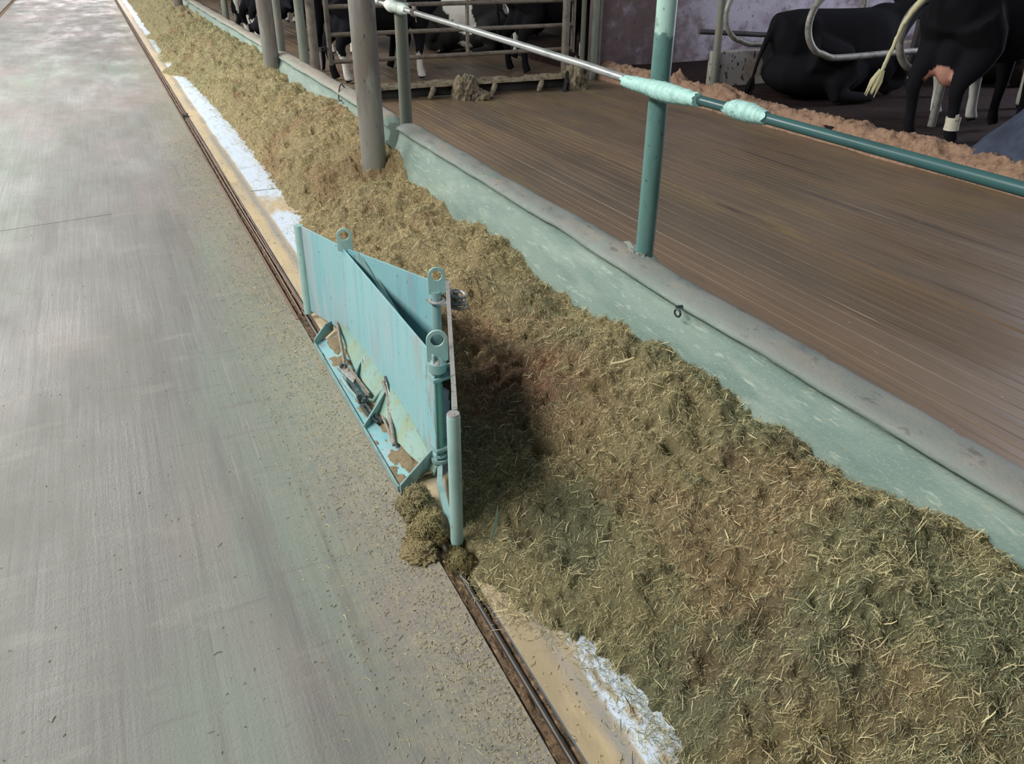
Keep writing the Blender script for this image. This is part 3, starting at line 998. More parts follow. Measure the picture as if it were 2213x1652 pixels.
# near tip: round post with a ground-off cap
np_ = MB()
zs_ = [.018, .020, .026, .036, .46, .468, .472]
rs_ = [.010, .014, .0175, .0190, .0190, .0182, .0165]
np_.tube([(.663, 1.755, z_) for z_ in zs_], rs_, 24)
o = np_.build('front_post', M['teal_post'], fp)
MB().tube([(.663, 1.755, .470), (.663, 1.755, .4745)], [.0185, .0165], 24).build('post_cap', M['rubbed'], o)


def eye(base, normal, w, h, name):
    """lifting eye: rounded flat plate with a hole"""
    n_ = Vector(normal).normalized()
    s_ = n_.cross(Vector((0, 0, 1))).normalized()
    b = Vector(base)
    outer, inner = [], []
    K = 28
    cz = h - w / 2
    for i in range(K):
        a = 2 * math.pi * i / K
        ca, sa = math.cos(a), math.sin(a)
        if sa >= 0:
            outer.append((w / 2 * ca, cz + w / 2 * sa))
        else:
            tt = min(1 / max(abs(ca), 1e-6), (cz / (w / 2)) / max(abs(sa), 1e-6))
            outer.append((w / 2 * ca * tt, max(0, cz + w / 2 * sa * tt)))
        inner.append((w * .30 * ca, cz + w * .30 * sa))
    m = MB()
    vs, fs = [], []
    th = .004
    for sgn in (-1, 1):
        for ring in (outer, inner):
            for (p_, q_) in ring:
                vs.append(b + s_ * p_ + Vector((0, 0, q_)) + n_ * th * sgn)
    for i in range(K):
        j = (i + 1) % K
        fs += [(i, j, K + j, K + i), (2 * K + i, 3 * K + i, 3 * K + j, 2 * K + j), (i, 2 * K + i, 2 * K + j, j), (K + i, K + j, 3 * K + j, 3 * K + i)]
    m.add(vs, fs)
    return m.build(name, M['teal_post'], fp, smooth=False, bevel=.0012)


eye((.752, 3.195, .448), (-.25, -1, 0), .062, .100, 'lifting_eye')
eye((.960, 2.672, .418), (-.25, -1, 0), .066, .110, 'lifting_eye')
eye((.762, 2.140, .425), (-.25, -1, 0), .068, .112, 'lifting_eye')
# hinge pin at the back corner
MB().tube([(.955, 2.672, .04), (.955, 2.672, .43)], .017, 18).build('hinge_pin', M['teal_dark'], fp)
o = MB().torus((.957, 2.668, .395), .026, .007, (0, 0, 1)).build('pin_collar', M['rubbed'], fp)
MB().prism([(.925, 2.70, .388), (.945, 2.640, .388), (.992, 2.625, .388), (1.0, 2.66, .388)], (0, 0, .008)).build('pin_bracket', M['rubbed'], fp, smooth=False)
# hinge rod between side plate and front blade
o = MB().tube([(.758, 2.142, .055), (.758, 2.142, .425)], .0145, 18).build('hinge_pin', M['sea'], fp)
MB().tube([(.760, 2.142, .395), (.760, 2.142, .425)], .029, 24).build('pin_boss', M['teal_dark'], fp)
MB().tube([(.760, 2.142, .425), (.760, 2.142, .436), (.760, 2.142, .444)], [.026, .02, .006], 20).build('pin_head', M['teal'], fp)
for z_ in (.366, .100):
    MB().prism([(.735, 2.172, z_), (.735, 2.112, z_), (.800, 2.125, z_), (.818, 2.180, z_)], (0, 0, .012)).build('hinge_bracket', M['teal_dark'], fp, smooth=False, bevel=.001)
MB().tube([(.758, 2.142, .055), (.758, 2.142, .066)], .031, 24).build('washer', M['teal_dark'], fp)
MB().tube([(.758, 2.142, .075), (.758, 2.142, .085)], .024, 24).build('washer', M['teal'], fp)
MB().bar((.812, 2.165, .386), (.742, 2.14, .386), .006, .03).build('bracket_web', M['teal_dark'], fp, smooth=False)
# curved foot plate between the side plate and the tip post
MB().sheet([[(.735, 2.11, .055), (.70, 2.02, .062), (.675, 1.90, .05), (.668, 1.80, .035)], [(.735, 2.11, .03), (.70, 2.02, .035), (.675, 1.90, .03), (.668, 1.80, .02)]], (.02, .004, 0)).build('foot_plate', M['teal_dark'], fp, smooth=False)
# inner stiffeners at the far corner
MB().tube([(.790, 3.16, .05), (.790, 3.16, .445)], .019, 16).build('corner_tube', M['teal_dark'], fp)
MB().bar((.800, 3.13, .448), (.868, 2.78, .23), .022, .010).bar((.789, 3.13, .448), (.850, 2.78, .23), .006, .030).build('diagonal_brace', M['teal_dark'], fp, smooth=False)
# shackle on the outside of the back corner
sh = MB()
for z_ in (.380, .398, .425):
    sh.torus((1.025, 2.63, z_), .030, .007, (.15, -.1, 1), 28, 8)
sh.tube([(1.022, 2.64, .375), (1.022, 2.64, .432)], .012, 12)
sh.build('shackle', M['rubbed'], fp)
# floor pan with gussets
pan = MB()
pan.sheet([[(.596, y_, .012) for y_ in (3.28, 2.9, 2.5, 2.1)], [(.72, y_ , .014) for y_ in (3.33, 2.95, 2.55, 2.15)]], (0, 0, -.006))
pan.build('floor_pan', M['teal'], fp, smooth=False)
MB().bar((.595, 3.28, .014), (.595, 2.10, .014), .006, .018).build('pan_lip', M['teal_dark'], fp, smooth=False)
for (pts) in ([(.592, 3.268, .006), (.705, 3.395, .012), (.705, 3.395, .060), (.665, 3.365, .062), (.592, 3.268, .042)],
              [(.655, 2.86, .012), (.712, 2.95, .014), (.712, 2.95, .060), (.655, 2.86, .045)],
              [(.594, 2.505, .008), (.715, 2.62, .014), (.712, 2.62, .085), (.594, 2.505, .030)],
              [(.594, 2.085, .004), (.728, 2.165, .010), (.734, 2.168, .088), (.700, 2.145, .080), (.594, 2.085, .040)]):
    MB().prism(pts, (.004, -.005, 0)).build('gusset', M['teal_dark'], fp, smooth=False, bevel=.001)
# rope clamp mechanism
MB().tube([(.728, 3.40, .085), (.705, 3.28, .07), (.678, 3.13, .060), (.655, 3.0, .052), (.640, 2.93, .05)], .0045, 8).build('drive_rope', M['rope'], fp)
MB().tube([(.733, 3.39, .06), (.708, 3.26, .055), (.668, 3.05, .045), (.648, 2.9, .048)], .0045, 8).build('drive_rope', M['rope'], fp)
MB().prism([(.618, 2.97, .030), (.655, 2.985, .030), (.672, 2.85, .034), (.640, 2.80, .034)], (0, 0, .016)).build('clamp_block', M['rubbed'], fp, smooth=False, bevel=.002)
MB().bar((.655, 2.93, .052), (.668, 2.67, .052), .005, .022).build('clamp_bar', M['rope'], fp, smooth=False)
MB().bar((.634, 2.86, .040), (.640, 2.66, .045), .014, .010).build('clamp_bar', M['greasy'], fp, smooth=False)
MB().tube([(.618, 2.90, .022), (.622, 2.80, .022), (.632, 2.70, .026)], [.012, .008, .006], 8).build('clamp_bar', M['teal_dark'], fp)
for (x_, y_) in ((.632, 2.68), (.650, 2.66), (.640, 2.64), (.636, 2.95), (.652, 2.94)):
    MB().tube([(x_, y_, .02), (x_, y_, .044), (x_, y_, .0441), (x_, y_, .054), (x_, y_, .0541), (x_, y_, .062)], [.008, .008, .013, .013, .008, .008], 6).build('clamp_bolt', M['greasy'], fp, smooth=False)
MB().tube([(.640, 2.66, .05), (.672, 2.645, .040), (.700, 2.66, .055), (.722, 2.668, .070)], .006, 8).build('release_lever', M['tealgreen'], fp)
for dx_ in (-.012, .006):
    MB().tube([(.634 + dx_, 2.63, .040), (.640 + dx_, 2.56, .035), (.660 + dx_, 2.50, .028)], .006, 8).build('fork_arm', M['greasy'], fp)
MB().tube([(.722, 2.66, .105), (.722, 2.60, .075), (.700, 2.52, .055), (.675, 2.42, .045), (.655, 2.33, .030)], .007, 8).build('drive_rope', M['rope'], fp)
MB().tube([(.668, 2.50, .050), (.662, 2.42, .042), (.655, 2.34, .030)], .005, 8).build('drive_rope', M['rope'], fp)
MB().tube([(.735, 2.665, .12), (.728, 2.62, .10), (.726, 2.59, .075)], .006, 8).build('hook_pin', M['greasy'], fp)
MB().tube([(.735, 2.95, .055), (.728, 2.93, .075), (.722, 2.91, .05)], .010, 8).build('hook_pin', M['greasy'], fp)
MB().box((.722, 2.735, .03), (.03, .05, .03)).build('stop_block', M['tealgreen'], fp, smooth=False, bevel=.003)
MB().tube([(.728, 3.43, .13), (.722, 3.40, .10), (.716, 3.36, .07)], .005, 8).build('hook_pin', M['teal_dark'], fp)
# feed dirt caked on the pan
gx, gy = np.meshgrid(np.linspace(.604, .722, 26), np.arange(2.12, 3.30, .008))
amt = np.interp(gy, [2.1, 2.2, 2.5, 2.65, 2.9, 3.1, 3.25, 3.3], [.9, .8, .45, .3, .5, .65, .4, 0])
gz = .008 + .016 * np.clip(fbm(gx * 30, gy * 14, 4, 120) * .8 + amt + (gx - .665) * 16, -.6, 1.2)
dd = fast_mesh('pan_dirt', np.stack([gx, gy, gz], -1).reshape(-1, 3) - np.array(fp['base']), grid_faces(*gx.shape), M['feed'], np.tile(np.array(lin(150, 134, 106)), (gx.size, 1)))
dd.parent = fp
tag(dd, 'tan feed dirt caked on the floor pan', kind='stuff')

# pale blade of leaf standing by the shadowed foot of the pusher
MB().tube([(.745, 1.70, .05), (.765, 1.715, .085), (.775, 1.72, .12), (.778, 1.722, .15)], [.002, .004, .005, .001], 6)
lf = MB().sheet([[(.742, 1.70, .045), (.765, 1.712, .09), (.778, 1.72, .15)], [(.747, 1.70, .045), (.775, 1.712, .09), (.780, 1.72, .15)]], (0, .0008, 0)).build('maize_leaf', M['tealgreen'])
tag(lf, 'narrow pale leaf standing in the feed beside the front post', 'leaf')

st_ = MB().tube([(1.372, 2.085, .315), (1.41, 2.07, .322), (1.448, 2.06, .335)], [.004, .0045, .003], 8).build('maize_stalk', M['straw'])
tag(st_, 'long pale stalk lying on the feed slope below the kerb bolt', 'stalk')

# ------------------------------------------------------------------ posts, columns, neck rail
PG = 'feed fence posts'


def post(x_, y_, z0, r_, material, label, name='fence_post', dx_=0, dy_=0, hgt=2.6, group=None):
    p = MB().tube([(x_, y_, z0), (x_ + dx_ * .5, y_ + dy_ * .5, z0 + (hgt - z0) / 2), (x_ + dx_, y_ + dy_, hgt)], r_, 28)
    o = p.build(name, material)
    return tag(o, label, 'post', group)


near_post = post(1.872, 2.66, .43, .0375, M['green'], 'dark green round fence post on the nearest kerb length, bound with mint tape', group=PG)
# worn pale flank on the near post
post(1.875, 5.73, -.08, .044, M['greygreen'], 'green-grey fence post in the kerb gap beside the thick column', group=PG)
post(1.868, 8.95, .40, .046, M['greygreen'], 'worn fence post standing on the kerb left of the gate', group=PG)
post(1.878, 10.2, -.08, .046, M['greygreen'], 'green fence post in the farther kerb gap beside the second column', group=PG)
post(1.98, 15.3, .35, .05, M['greygreen'], 'fence post on the far kerb beyond the second column', group=PG)
post(1.95, 24.0, .3, .05, M['greygreen'], 'farthest thin post on the kerb near the top of the picture', group=PG)
CG = 'thick barn columns'
for (x_, y_, lb) in ((1.545, 5.47, 'thick grey round column rising from the feed at the kerb gap'),
                     (1.665, 9.68, 'second thick round column farther along the feed'),
                     (1.57, 18.8, 'third thick round column far along the feed')):
    cc = MB().tube([(x_, y_, -.02), (x_ - .01, y_, 1.4), (x_ - .02, y_, 3.2)], .084, 36).build('barn_column', M['column'])
    tag(cc, lb, 'column', CG)

nr = thing('neck_rail', (1.80, 2.6, 1.1), 'long round neck rail, galvanised far end and teal near end', 'rail')
MB().tube([(1.815, -.6, 1.112), (1.80, 1.13, 1.116), (1.795, 2.0, 1.121), (1.812, 2.66, 1.117), (1.816, 2.75, 1.119)], .0165, 16).build('rail_pipe', M['teal_rail'], nr)
MB().tube([(1.816, 2.75, 1.119), (1.83, 2.95, 1.122), (1.848, 3.2, 1.125), (1.84, 4.4, 1.155), (1.828, 5.4, 1.178), (1.818, 5.78, 1.187), (1.812, 6.0, 1.193), (1.80, 9.0, 1.20), (1.80, 10.4, 1.20)], .0165, 16).build('rail_pipe', M['galv'], nr)
cl = MB().torus((1.829, 5.30, 1.176), .021, .005, (0, 1, 0), 20, 8).torus((1.829, 5.33, 1.177), .021, .005, (0, 1, 0), 20, 8).box((1.829, 5.315, 1.204), (.012, .05, .018)).tube([(1.835, 5.31, 1.155), (1.838, 5.31, 1.12)], .003, 6)
cl.build('pipe_clamp', M['gate'], nr)
cl2 = MB().torus((1.820, 5.98, 1.193), .022, .006, (0, 1, 0), 20, 8)
cl2.build('pipe_clamp', M['gate'], nr)


def tape(name, pts, rs, label, seed, material=None):
    """lumpy wrap of tape following the rail"""
    pts = [Vector(p) for p in pts]
    K = 40
    n = 18
    out, rad = [], []
    for i in range(K):
        t_ = i / (K - 1) * (len(pts) - 1)
        a = min(int(t_), len(pts) - 2)
        f_ = t_ - a
        out.append(pts[a].lerp(pts[a + 1], f_))
        r0 = rs[a] * (1 - f_) + rs[a + 1] * f_
        rad.append(r0 * (1 + .05 * math.sin(i * 1.9 + seed) + .04 * math.sin(i * 3.7)))
    m = MB().tube(out, rad, n)
    rg = random.Random(seed)
    ends = list(range(n)) + list(range((K - 1) * n, K * n))
    for i in ends:
        v_ = m.v[i]
        m.v[i] = (v_[0], v_[1] + rg.uniform(-.012, .012), v_[2])
    o = m.build(name, material or M['tape'])
    return tag(o, label, 'tape', 'mint tape wraps on the neck rail')


tape('tape_wrap', [(1.80, 2.79, 1.117), (1.800, 2.72, 1.117), (1.802, 2.64, 1.117), (1.806, 2.57, 1.114), (1.802, 2.48, 1.115), (1.797, 2.32, 1.120)], [.022, .026, .028, .034, .033, .023], 'mint tape binding the neck rail to the dark green post', 3)
tape('tape_wrap', [(1.795, 2.165, 1.121), (1.795, 2.12, 1.124), (1.795, 2.05, 1.124), (1.795, 1.975, 1.121)], [.019, .030, .030, .020], 'short mint tape lump on the rail just right of the green post', 8)
tape('tape_wrap', [(1.822, 5.86, 1.190), (1.822, 5.80, 1.188), (1.818, 5.74, 1.186), (1.820, 5.66, 1.186), (1.824, 5.56, 1.182), (1.826, 5.46, 1.180)], [.024, .036, .040, .030, .036, .024], 'white tape tying the rail to the post at the kerb gap', 5, M['tape_white'])
# tie loop round the gap post
tl = MB().torus((1.872, 5.73, 1.20), .049, .012, (0.1, 0, 1), 28, 8).build('tape_band', M['tape_white'])
tag(tl, 'white band around the green-grey post at the kerb gap', 'band')
tl = MB().torus((1.872, 2.66, 1.118), .041, .011, (0.05, 0, 1), 28, 8).build('tape_band', M['tape'])
tag(tl, 'mint band around the dark green post beneath the rail', 'band')

# mortar collar where the near post meets the kerb
clump('mortar_collar', (1.84, 2.70, .435), (.075, .12, .028), 'rough mortar collar at the foot of the dark green post', 'mortar', M['curb'], 22, fibres=0)
# small hardware on the kerb
hk = MB().tube([(1.80, 7.12, .470), (1.775, 7.12, .50), (1.755, 7.10, .485), (1.738, 7.07, .455), (1.722, 7.04, .40), (1.715, 7.00, .385), (1.722, 6.96, .395)], .006, 8).build('wire_hook', M['dark_steel'])
tag(hk, 'bent wire hook over the kerb left of the thick column', 'hook')
bo = thing('anchor_bolt', (1.722, 2.19, .425), 'rusty anchor bolt stub on the near kerb face', 'bolt')
MB().tube([(1.735, 2.19, .424), (1.700, 2.185, .430)], .006, 8).build('shank', M['greasy'], bo)
MB().torus((1.700, 2.175, .41), .014, .004, (1, .2, 0), 16, 6).build('ring', M['greasy'], bo)

# ------------------------------------------------------------------ gate across the cow alley
YG = 10.2
gt = thing('barn_gate', (4.1, YG, 0), 'grimy pipe gate of horizontal bars closing the cow alley', 'gate')
for z_, dz_ in ((.275, .02), (.572, .017), (.872, .015), (1.17, .015)):
    MB().tube([(2.44, YG, z_), (5.71, YG, z_ + dz_)], .026, 14).build('bar', M['gate'], gt)
MB().tube([(2.44, YG, .24), (2.44, YG, 1.3)], .030, 16).build('upright', M['gate'], gt)
MB().tube([(5.715, YG, .25), (5.715, YG, 1.3)], .028, 16).build('upright', M['gate'], gt)
MB().tube([(4.20, YG, .28), (4.20, YG, 1.3)], .024, 14).build('upright', M['gate'], gt)
cn = MB()
for i in range(7):
    cn.torus((2.18 + i * .036, YG - .0, .44 - .03 * math.sin(i / 6 * math.pi)), .022, .006, (0, 1, .6) if i % 2 else (0, .5, -1), 12, 6)
cn.build('latch_chain', M['hoop_dark'], gt)
GP = 'gate posts'
for x_, y_, r_, lb in ((2.19, 9.9, .052, 'gate post between the gate and the worn kerb post'),
                       (5.56, 10.12, .05, 'post in front of the right end of the gate'),
                       (5.87, 10.2, .034, 'thin post just right of the gate'),
                       (5.99, 10.1, .05, 'green-grey post at the corner of the violet wall'),
                       (6.10, 10.22, .06, 'stout post touching the violet wall corner')):
    o = MB().tube([(x_, y_, -.1), (x_, y_, 1.6)], r_, 20).build('gate_post', M['gate'] if x_ < 5.8 or x_ > 6.05 else M['greygreen'])
    tag(o, lb, 'post', GP)

# ------------------------------------------------------------------ manure scraper
YS = 9.62
ms = thing('manure_scraper', (3.9, YS, -.1), 'long steel manure scraper bar lying across the alley, crusted with dung', 'scraper')
MB().bar((2.05, YS, -.02), (5.28, YS + .0, -.02), .06, .13).build('blade', M['dark_steel'], ms, smooth=False, bevel=.01)
Xs = np.linspace(2.05, 5.45, 170)
sy = np.linspace(-1, 1, 14)
gs, gxx = np.meshgrid(sy, Xs)
hump = np.sqrt(np.clip(1 - gs ** 2, 0, 1))
gz = .030 + hump * (.045 + .022 * fbm(gxx * 5, gs * 2, 4, 130))
gyy = YS + gs * .10 + .012 * fbm(gxx * 7, gs * 3 + 9, 3, 131)
o = fast_mesh('dung_crust', np.stack([gxx, gyy, gz], -1).reshape(-1, 3) - np.array(ms['base']), grid_faces(len(Xs), len(sy)), M['manure_grey'])
o.parent = ms
tag(o, 'grey-brown dung crust on the scraper bar', kind='stuff')
for x_ in (2.35, 3.42, 4.22, 4.86):
    MB().tube([(x_ + .07, YS - .04, .02), (x_ + .05, YS - .10, .005), (x_, YS - .16, -.045), (x_ - .03, YS - .16, -.09)], [.030, .036, .032, .018], 10).build('rubber_finger', M['manure_grey'], ms)
MB().sheet([[(5.12, YS - .30, -.10), (5.22, YS - .05, -.10), (5.34, YS + .10, -.10)], [(5.2, YS - .20, .0), (5.28, YS - .05, .10), (5.38, YS + .08, .14)]], (.03, 0, 0)).build('end_wing', M['dark_steel'], ms, smooth=False)
hb = MB().bar((3.84, YS - .02, .02), (3.84, YS - .35, -.07), .05, .05)
hb.build('pull_arm', M['dark_steel'], ms, smooth=False, bevel=.01)


def blob(name, c, r, label, seed, parent=None, material=None):
    o = clump(name, c, r, label, 'manure', material or M['manure_grey'], seed, fibres=0)
    if parent is not None:
        o.parent = parent
        o.location = -Vector(parent['base'])
        del o['category']
    return o


blob('dung_lump', (3.86, YS - .20, -.08), (.17, .20, .24), 'tall dung lump at the middle of the scraper', 31, ms)
blob('dung_lump', (4.00, YS - .34, -.09), (.11, .12, .10), 'low dung lump in front of the scraper middle', 33, ms)
blob('dung_lump', (5.42, YS - .02, -.09), (.16, .20, .30), 'dung lump at the right end of the scraper', 35, ms)
blob('dung_lump', (2.62, YS - .02, .02), (.22, .09, .05), 'dung lump on the left half of the scraper', 37, ms)

# ------------------------------------------------------------------ stall dividers and stall posts
DG = 'stall dividers'


def divider(y_, label, near_r=.034, cut=99):
    d = thing('stall_divider', (6.5, y_, 0), label, 'divider', DG)
    zt, zb = 1.18, .52
    pts = [(8.6, y_, zt)]
    pts += [(7.0, y_, zt + .02)]
    cx_, cz_, rx_, rz_ = 6.86, .86, .40, .33
    for k in range(13):
        a = math.radians(90 + k * 15 * .82)
        pts.append((cx_ + rx_ * math.cos(a), y_, cz_ + rz_ * math.sin(a)))
    pts += [(6.70, y_, .575), (6.80, y_, .535), (6.9, y_, zb), (7.3, y_, zb + .005), (8.1, y_, zb + .03), (8.4, y_, zb - .02), (8.75, y_, .3)]
    pts = [p for p in pts if p[0] < cut]
    # smooth the outline
    P_ = [Vector(p) for p in pts]
    for _ in range(2):
        Q = [P_[0]]
        for a, b in zip(P_[:-1], P_[1:]):
            Q += [a.lerp(b, .25), a.lerp(b, .75)]
        Q.append(P_[-1])
        P_ = Q
    MB().tube(P_, near_r, 14).build('hoop', M['hoop'], d)
    MB().tube([(min(8.55, cut - .2), y_, .02), (min(8.55, cut - .2), y_, 1.7)], .038, 14).build('stall_post', M['hoop'], d)
    return d


divider(6.72, 'galvanised stall hoop directly above the lying black cow')
divider(5.58, 'galvanised stall hoop behind the standing cow', cut=7.35)
divider(8.02, 'galvanised stall hoop by the low spattered wall', .030)
bar = MB().tube([(6.55, 8.6, .62), (8.4, 8.45, .50), (8.75, 8.4, .40), (9.3, 8.3, .22)], .03, 12).build('lower_rail', M['hoop_dark'])
tag(bar, 'dark bent stall pipe in front of the violet wall', 'pipe')
p_ = MB().tube([(6.60, 8.27, -.02), (6.57, 8.27, 1.6)], .045, 18).build('stall_end_post', M['greygreen'])
tag(p_, 'grey-green post at the end of the low spattered wall', 'post')
p_ = MB().tube([(9.55, 8.0, .05), (9.6, 8.0, 1.6)], .05, 18).build('stall_end_post', M['hoop_dark'])
tag(p_, 'dark post between the standing cow and the violet wall', 'post')

# ------------------------------------------------------------------ cows


def ellip(m, c, r, n=16, rot=None):
    V, F = [], []
    Mx = Euler(rot).to_matrix() if rot else None
    for i in range(n + 1):
        th = math.pi * i / n
        for j in range(n):
            ph = 2 * math.pi * j / n
            p = Vector((r[0] * math.sin(th) * math.cos(ph), r[1] * math.sin(th) * math.sin(ph), r[2] * math.cos(th)))
            if Mx:
                p = Mx @ p
            V.append(p + Vector(c))
    for i in range(n):
        for j in range(n):
            a, b = i * n + j, i * n + (j + 1) % n
            F.append((a, a + n, b + n, b))
    m.add(V, F)


def loft(m, rings, n=18):
    """rings: (x, y, z, ry, rz), cross-sections standing across X"""
    V, F = [], []
    rings = [(rings[0][0] - .02,) + rings[0][1:3] + (.02, .02)] + list(rings) + [(rings[-1][0] + .02,) + rings[-1][1:3] + (.02, .02)]
    for (x_, y_, z_, ry, rz) in rings:
        for k in range(n):
            a = 2 * math.pi * k / n
            V.append((x_, y_ + ry * math.cos(a), z_ + rz * math.sin(a)))
    for i in range(len(rings) - 1):
        for k in range(n):
            a, b = i * n + k, i * n + (k + 1) % n
            F.append((a, b, b + n, a + n))
    F.append(tuple(range(n))[::-1])
    F.append(tuple((len(rings) - 1) * n + k for k in range(n)))
    m.add(V, F)


def smooth_pts(pts, rs, it=2):
    P_ = [Vector(p) for p in pts]
    r_ = list(rs)
    for _ in range(it):
        Q, q = [P_[0]], [r_[0]]
        for a, b, ra, rb in zip(P_[:-1], P_[1:], r_[:-1], r_[1:]):
            Q += [a.lerp(b, .25), a.lerp(b, .75)]
            q += [ra * .75 + rb * .25, ra * .25 + rb * .75]
        Q.append(P_[-1])
        q.append(r_[-1])
        P_, r_ = Q, q
    return P_, r_


def limb(m, pts, rs):
    p, r = smooth_pts(pts, rs, 1)
    m.tube(p, r, 12)


def cow(label, loc, rotz, coat, pose='stand', head=(2.15, 0, 1.30), tail=None, sc=1.0, group='black and white dairy cows', voxel=.022, brush=False):
    m = MB()
    dz = 0.0 if pose == 'stand' else -.52
    tors = [(-.02, 0, 1.20, .13, .15), (.08, 0, 1.12, .22, .24), (.25, 0, 1.08, .28, .30), (.5, 0, 1.03, .31, .35), (.75, 0, .99, .35, .385), (1.0, 0, .985, .34, .39),
            (1.22, 0, 1.01, .29, .37), (1.42, 0, 1.05, .22, .31), (1.56, 0, 1.10, .15, .22)]
    loft(m, [(x_, y_, z_ + dz, a, b) for x_, y_, z_, a, b in tors])
    ellip(m, (.22, .20, 1.27 + dz), (.13, .07, .07))
    ellip(m, (.22, -.20, 1.27 + dz), (.13, .07, .07))
    ellip(m, (1.36, 0, 1.33 + dz), (.22, .08, .09))
    hd = Vector(head)
    nb = Vector((1.42, 0, 1.14 + dz))
    hb = hd - Vector((.22, 0, -.08))
    limb(m, [nb, nb.lerp(hb, .5) + Vector((0, 0, .03)), hb], [.21, .16, .125])
    nose = hd + Vector((.20, 0, -.20))
    limb(m, [hb, hd, hd.lerp(nose, .55), nose], [.125, .125, .095, .085])
    ellip(m, hb + Vector((.03, 0, .10)), (.08, .08, .06))
    for s_ in (-1, 1):
        limb(m, [hb + Vector((.0, s_ * .09, .05)), hb + Vector((-.05, s_ * .20, .04)), hb + Vector((-.07, s_ * .28, 0))], [.035, .05, .015])
        ellip(m, hd + Vector((-.06, s_ * .105, .035)), (.03, .022, .025), 8)
    if pose == 'stand':
        for s_, f0, f1 in ((1, 0, .0), (-1, .10, -.10)):
            y_ = s_ * .17
            limb(m, [(.22, s_ * .14, 1.02), (.34 + f0 * .5, s_ * .19, .80), (.20 + f0, s_ * .18, .62), (.06 + f0, y_, .48), (.12 + f0, y_, .26), (.13 + f0, y_, .12), (.17 + f0, y_, .02)],
                 [.20, .17, .115, .068, .046, .050, .062])
            limb(m, [(1.34, s_ * .15, .98), (1.30 + f1 * .4, s_ * .18, .74), (1.34 + f1, s_ * .16, .44), (1.33 + f1, s_ * .16, .24), (1.33 + f1, s_ * .16, .12), (1.37 + f1, s_ * .16, .02)],
                 [.17, .105, .062, .044, .048, .060])
        ellip(m, (.46, 0, .68), (.19, .15, .19))
        ellip(m, (.28, 0, .64), (.15, .115, .20))
        for s_ in (-1, 1):
            limb(m, [(.28, s_ * .065, .56), (.28, s_ * .068, .50), (.28, s_ * .07, .45)], [.03, .02, .014])
            limb(m, [(.46, s_ * .065, .58), (.46, s_ * .068, .51), (.46, s_ * .07, .46)], [.03, .02, .014])
    else:
        ellip(m, (.55, 0, .27), (.60, .46, .28))
        ellip(m, (1.15, 0, .29), (.42, .36, .27))
        for s_ in (-1, 1):
            limb(m, [(.25, s_ * .24, .46), (.66, s_ * .42, .36), (.36, s_ * .46, .10), (.74, s_ * .50, .06), (.92, s_ * .50, .05)], [.22, .16, .09, .05, .05])
            limb(m, [(1.34, s_ * .2, .40), (1.56, s_ * .26, .16), (1.22, s_ * .28, .07), (1.34, s_ * .28, .06)], [.15, .08, .05, .045])
    tl_ = tail or [(-.03, 0, 1.30 + dz), (-.11, 0, 1.18 + dz), (-.12, 0, .9 + dz), (-.10, 0, .62 + max(dz, -.2))]
    tp, tr = smooth_pts(tl_, [.05, .036] + [.024] * (len(tl_) - 2), 2)
    m.tube(tp, tr, 10)
    ob = m.build('cow', M['cow'], smooth=True)
    rm = ob.modifiers.new('remesh', 'REMESH')
    rm.mode = 'VOXEL'
    rm.voxel_size = voxel
    sm = ob.modifiers.new('smooth', 'SMOOTH')
    sm.factor = .5
    sm.iterations = 6
    dg = bpy.context.evaluated_depsgraph_get()
    me = bpy.data.meshes.new_from_object(ob.evaluated_get(dg))
    me.name = 'cow'
    ob.modifiers.clear()
    old = ob.data
    ob.data = me
    bpy.data.meshes.remove(old)
    me.polygons.foreach_set('use_smooth', [True] * len(me.polygons))
    co = np.empty(len(me.vertices) * 3, np.float32)
    me.vertices.foreach_get('co', co)
    co = co.reshape(-1, 3).astype(float)
    c_ = coat(co, np.array([tuple(p) for p in tp]))
    at = me.color_attributes.new('tint', 'FLOAT_COLOR', 'POINT')
    at.data.foreach_set('color', np.concatenate([c_, np.ones((len(c_), 1))], 1).astype(np.float32).ravel())
    if not me.materials:
        me.materials.append(M['cow'])
    ob.location = loc
    ob.rotation_euler = (0, 0, rotz)
    ob.scale = (sc,) * 3
    tag(ob, label, 'cow', group)
    # hair brush at the end of the tail, a child of the cow
    e0, e1 = Vector(tp[-3]), Vector(tp[-1])
    d_ = (e1 - e0).normalized()
    br = MB()
    rg = random.Random(len(label))
    for k in range(14):
        j = Vector((rg.uniform(-1, 1), rg.uniform(-1, 1), rg.uniform(-.4, .2))) * .030
        br.tube([e1 - d_ * .03 + j * .3, e1 + d_ * .06 + j, e1 + d_ * (.12 + rg.uniform(0, .07)) + j * 1.1], [.016, .016, .003], 6)
    b_ = br.build('tail_switch', M['hair'] if brush else M['hair_dark'], smooth=True)
    b_.parent = ob
    return ob


BLACK = np.array([.0115, .0115, .014])
WHITE = np.array(lin(214, 212, 204)[:3])
PINK = np.array(lin(196, 148, 132)[:3])
CREAM = np.array(lin(206, 202, 164)[:3])


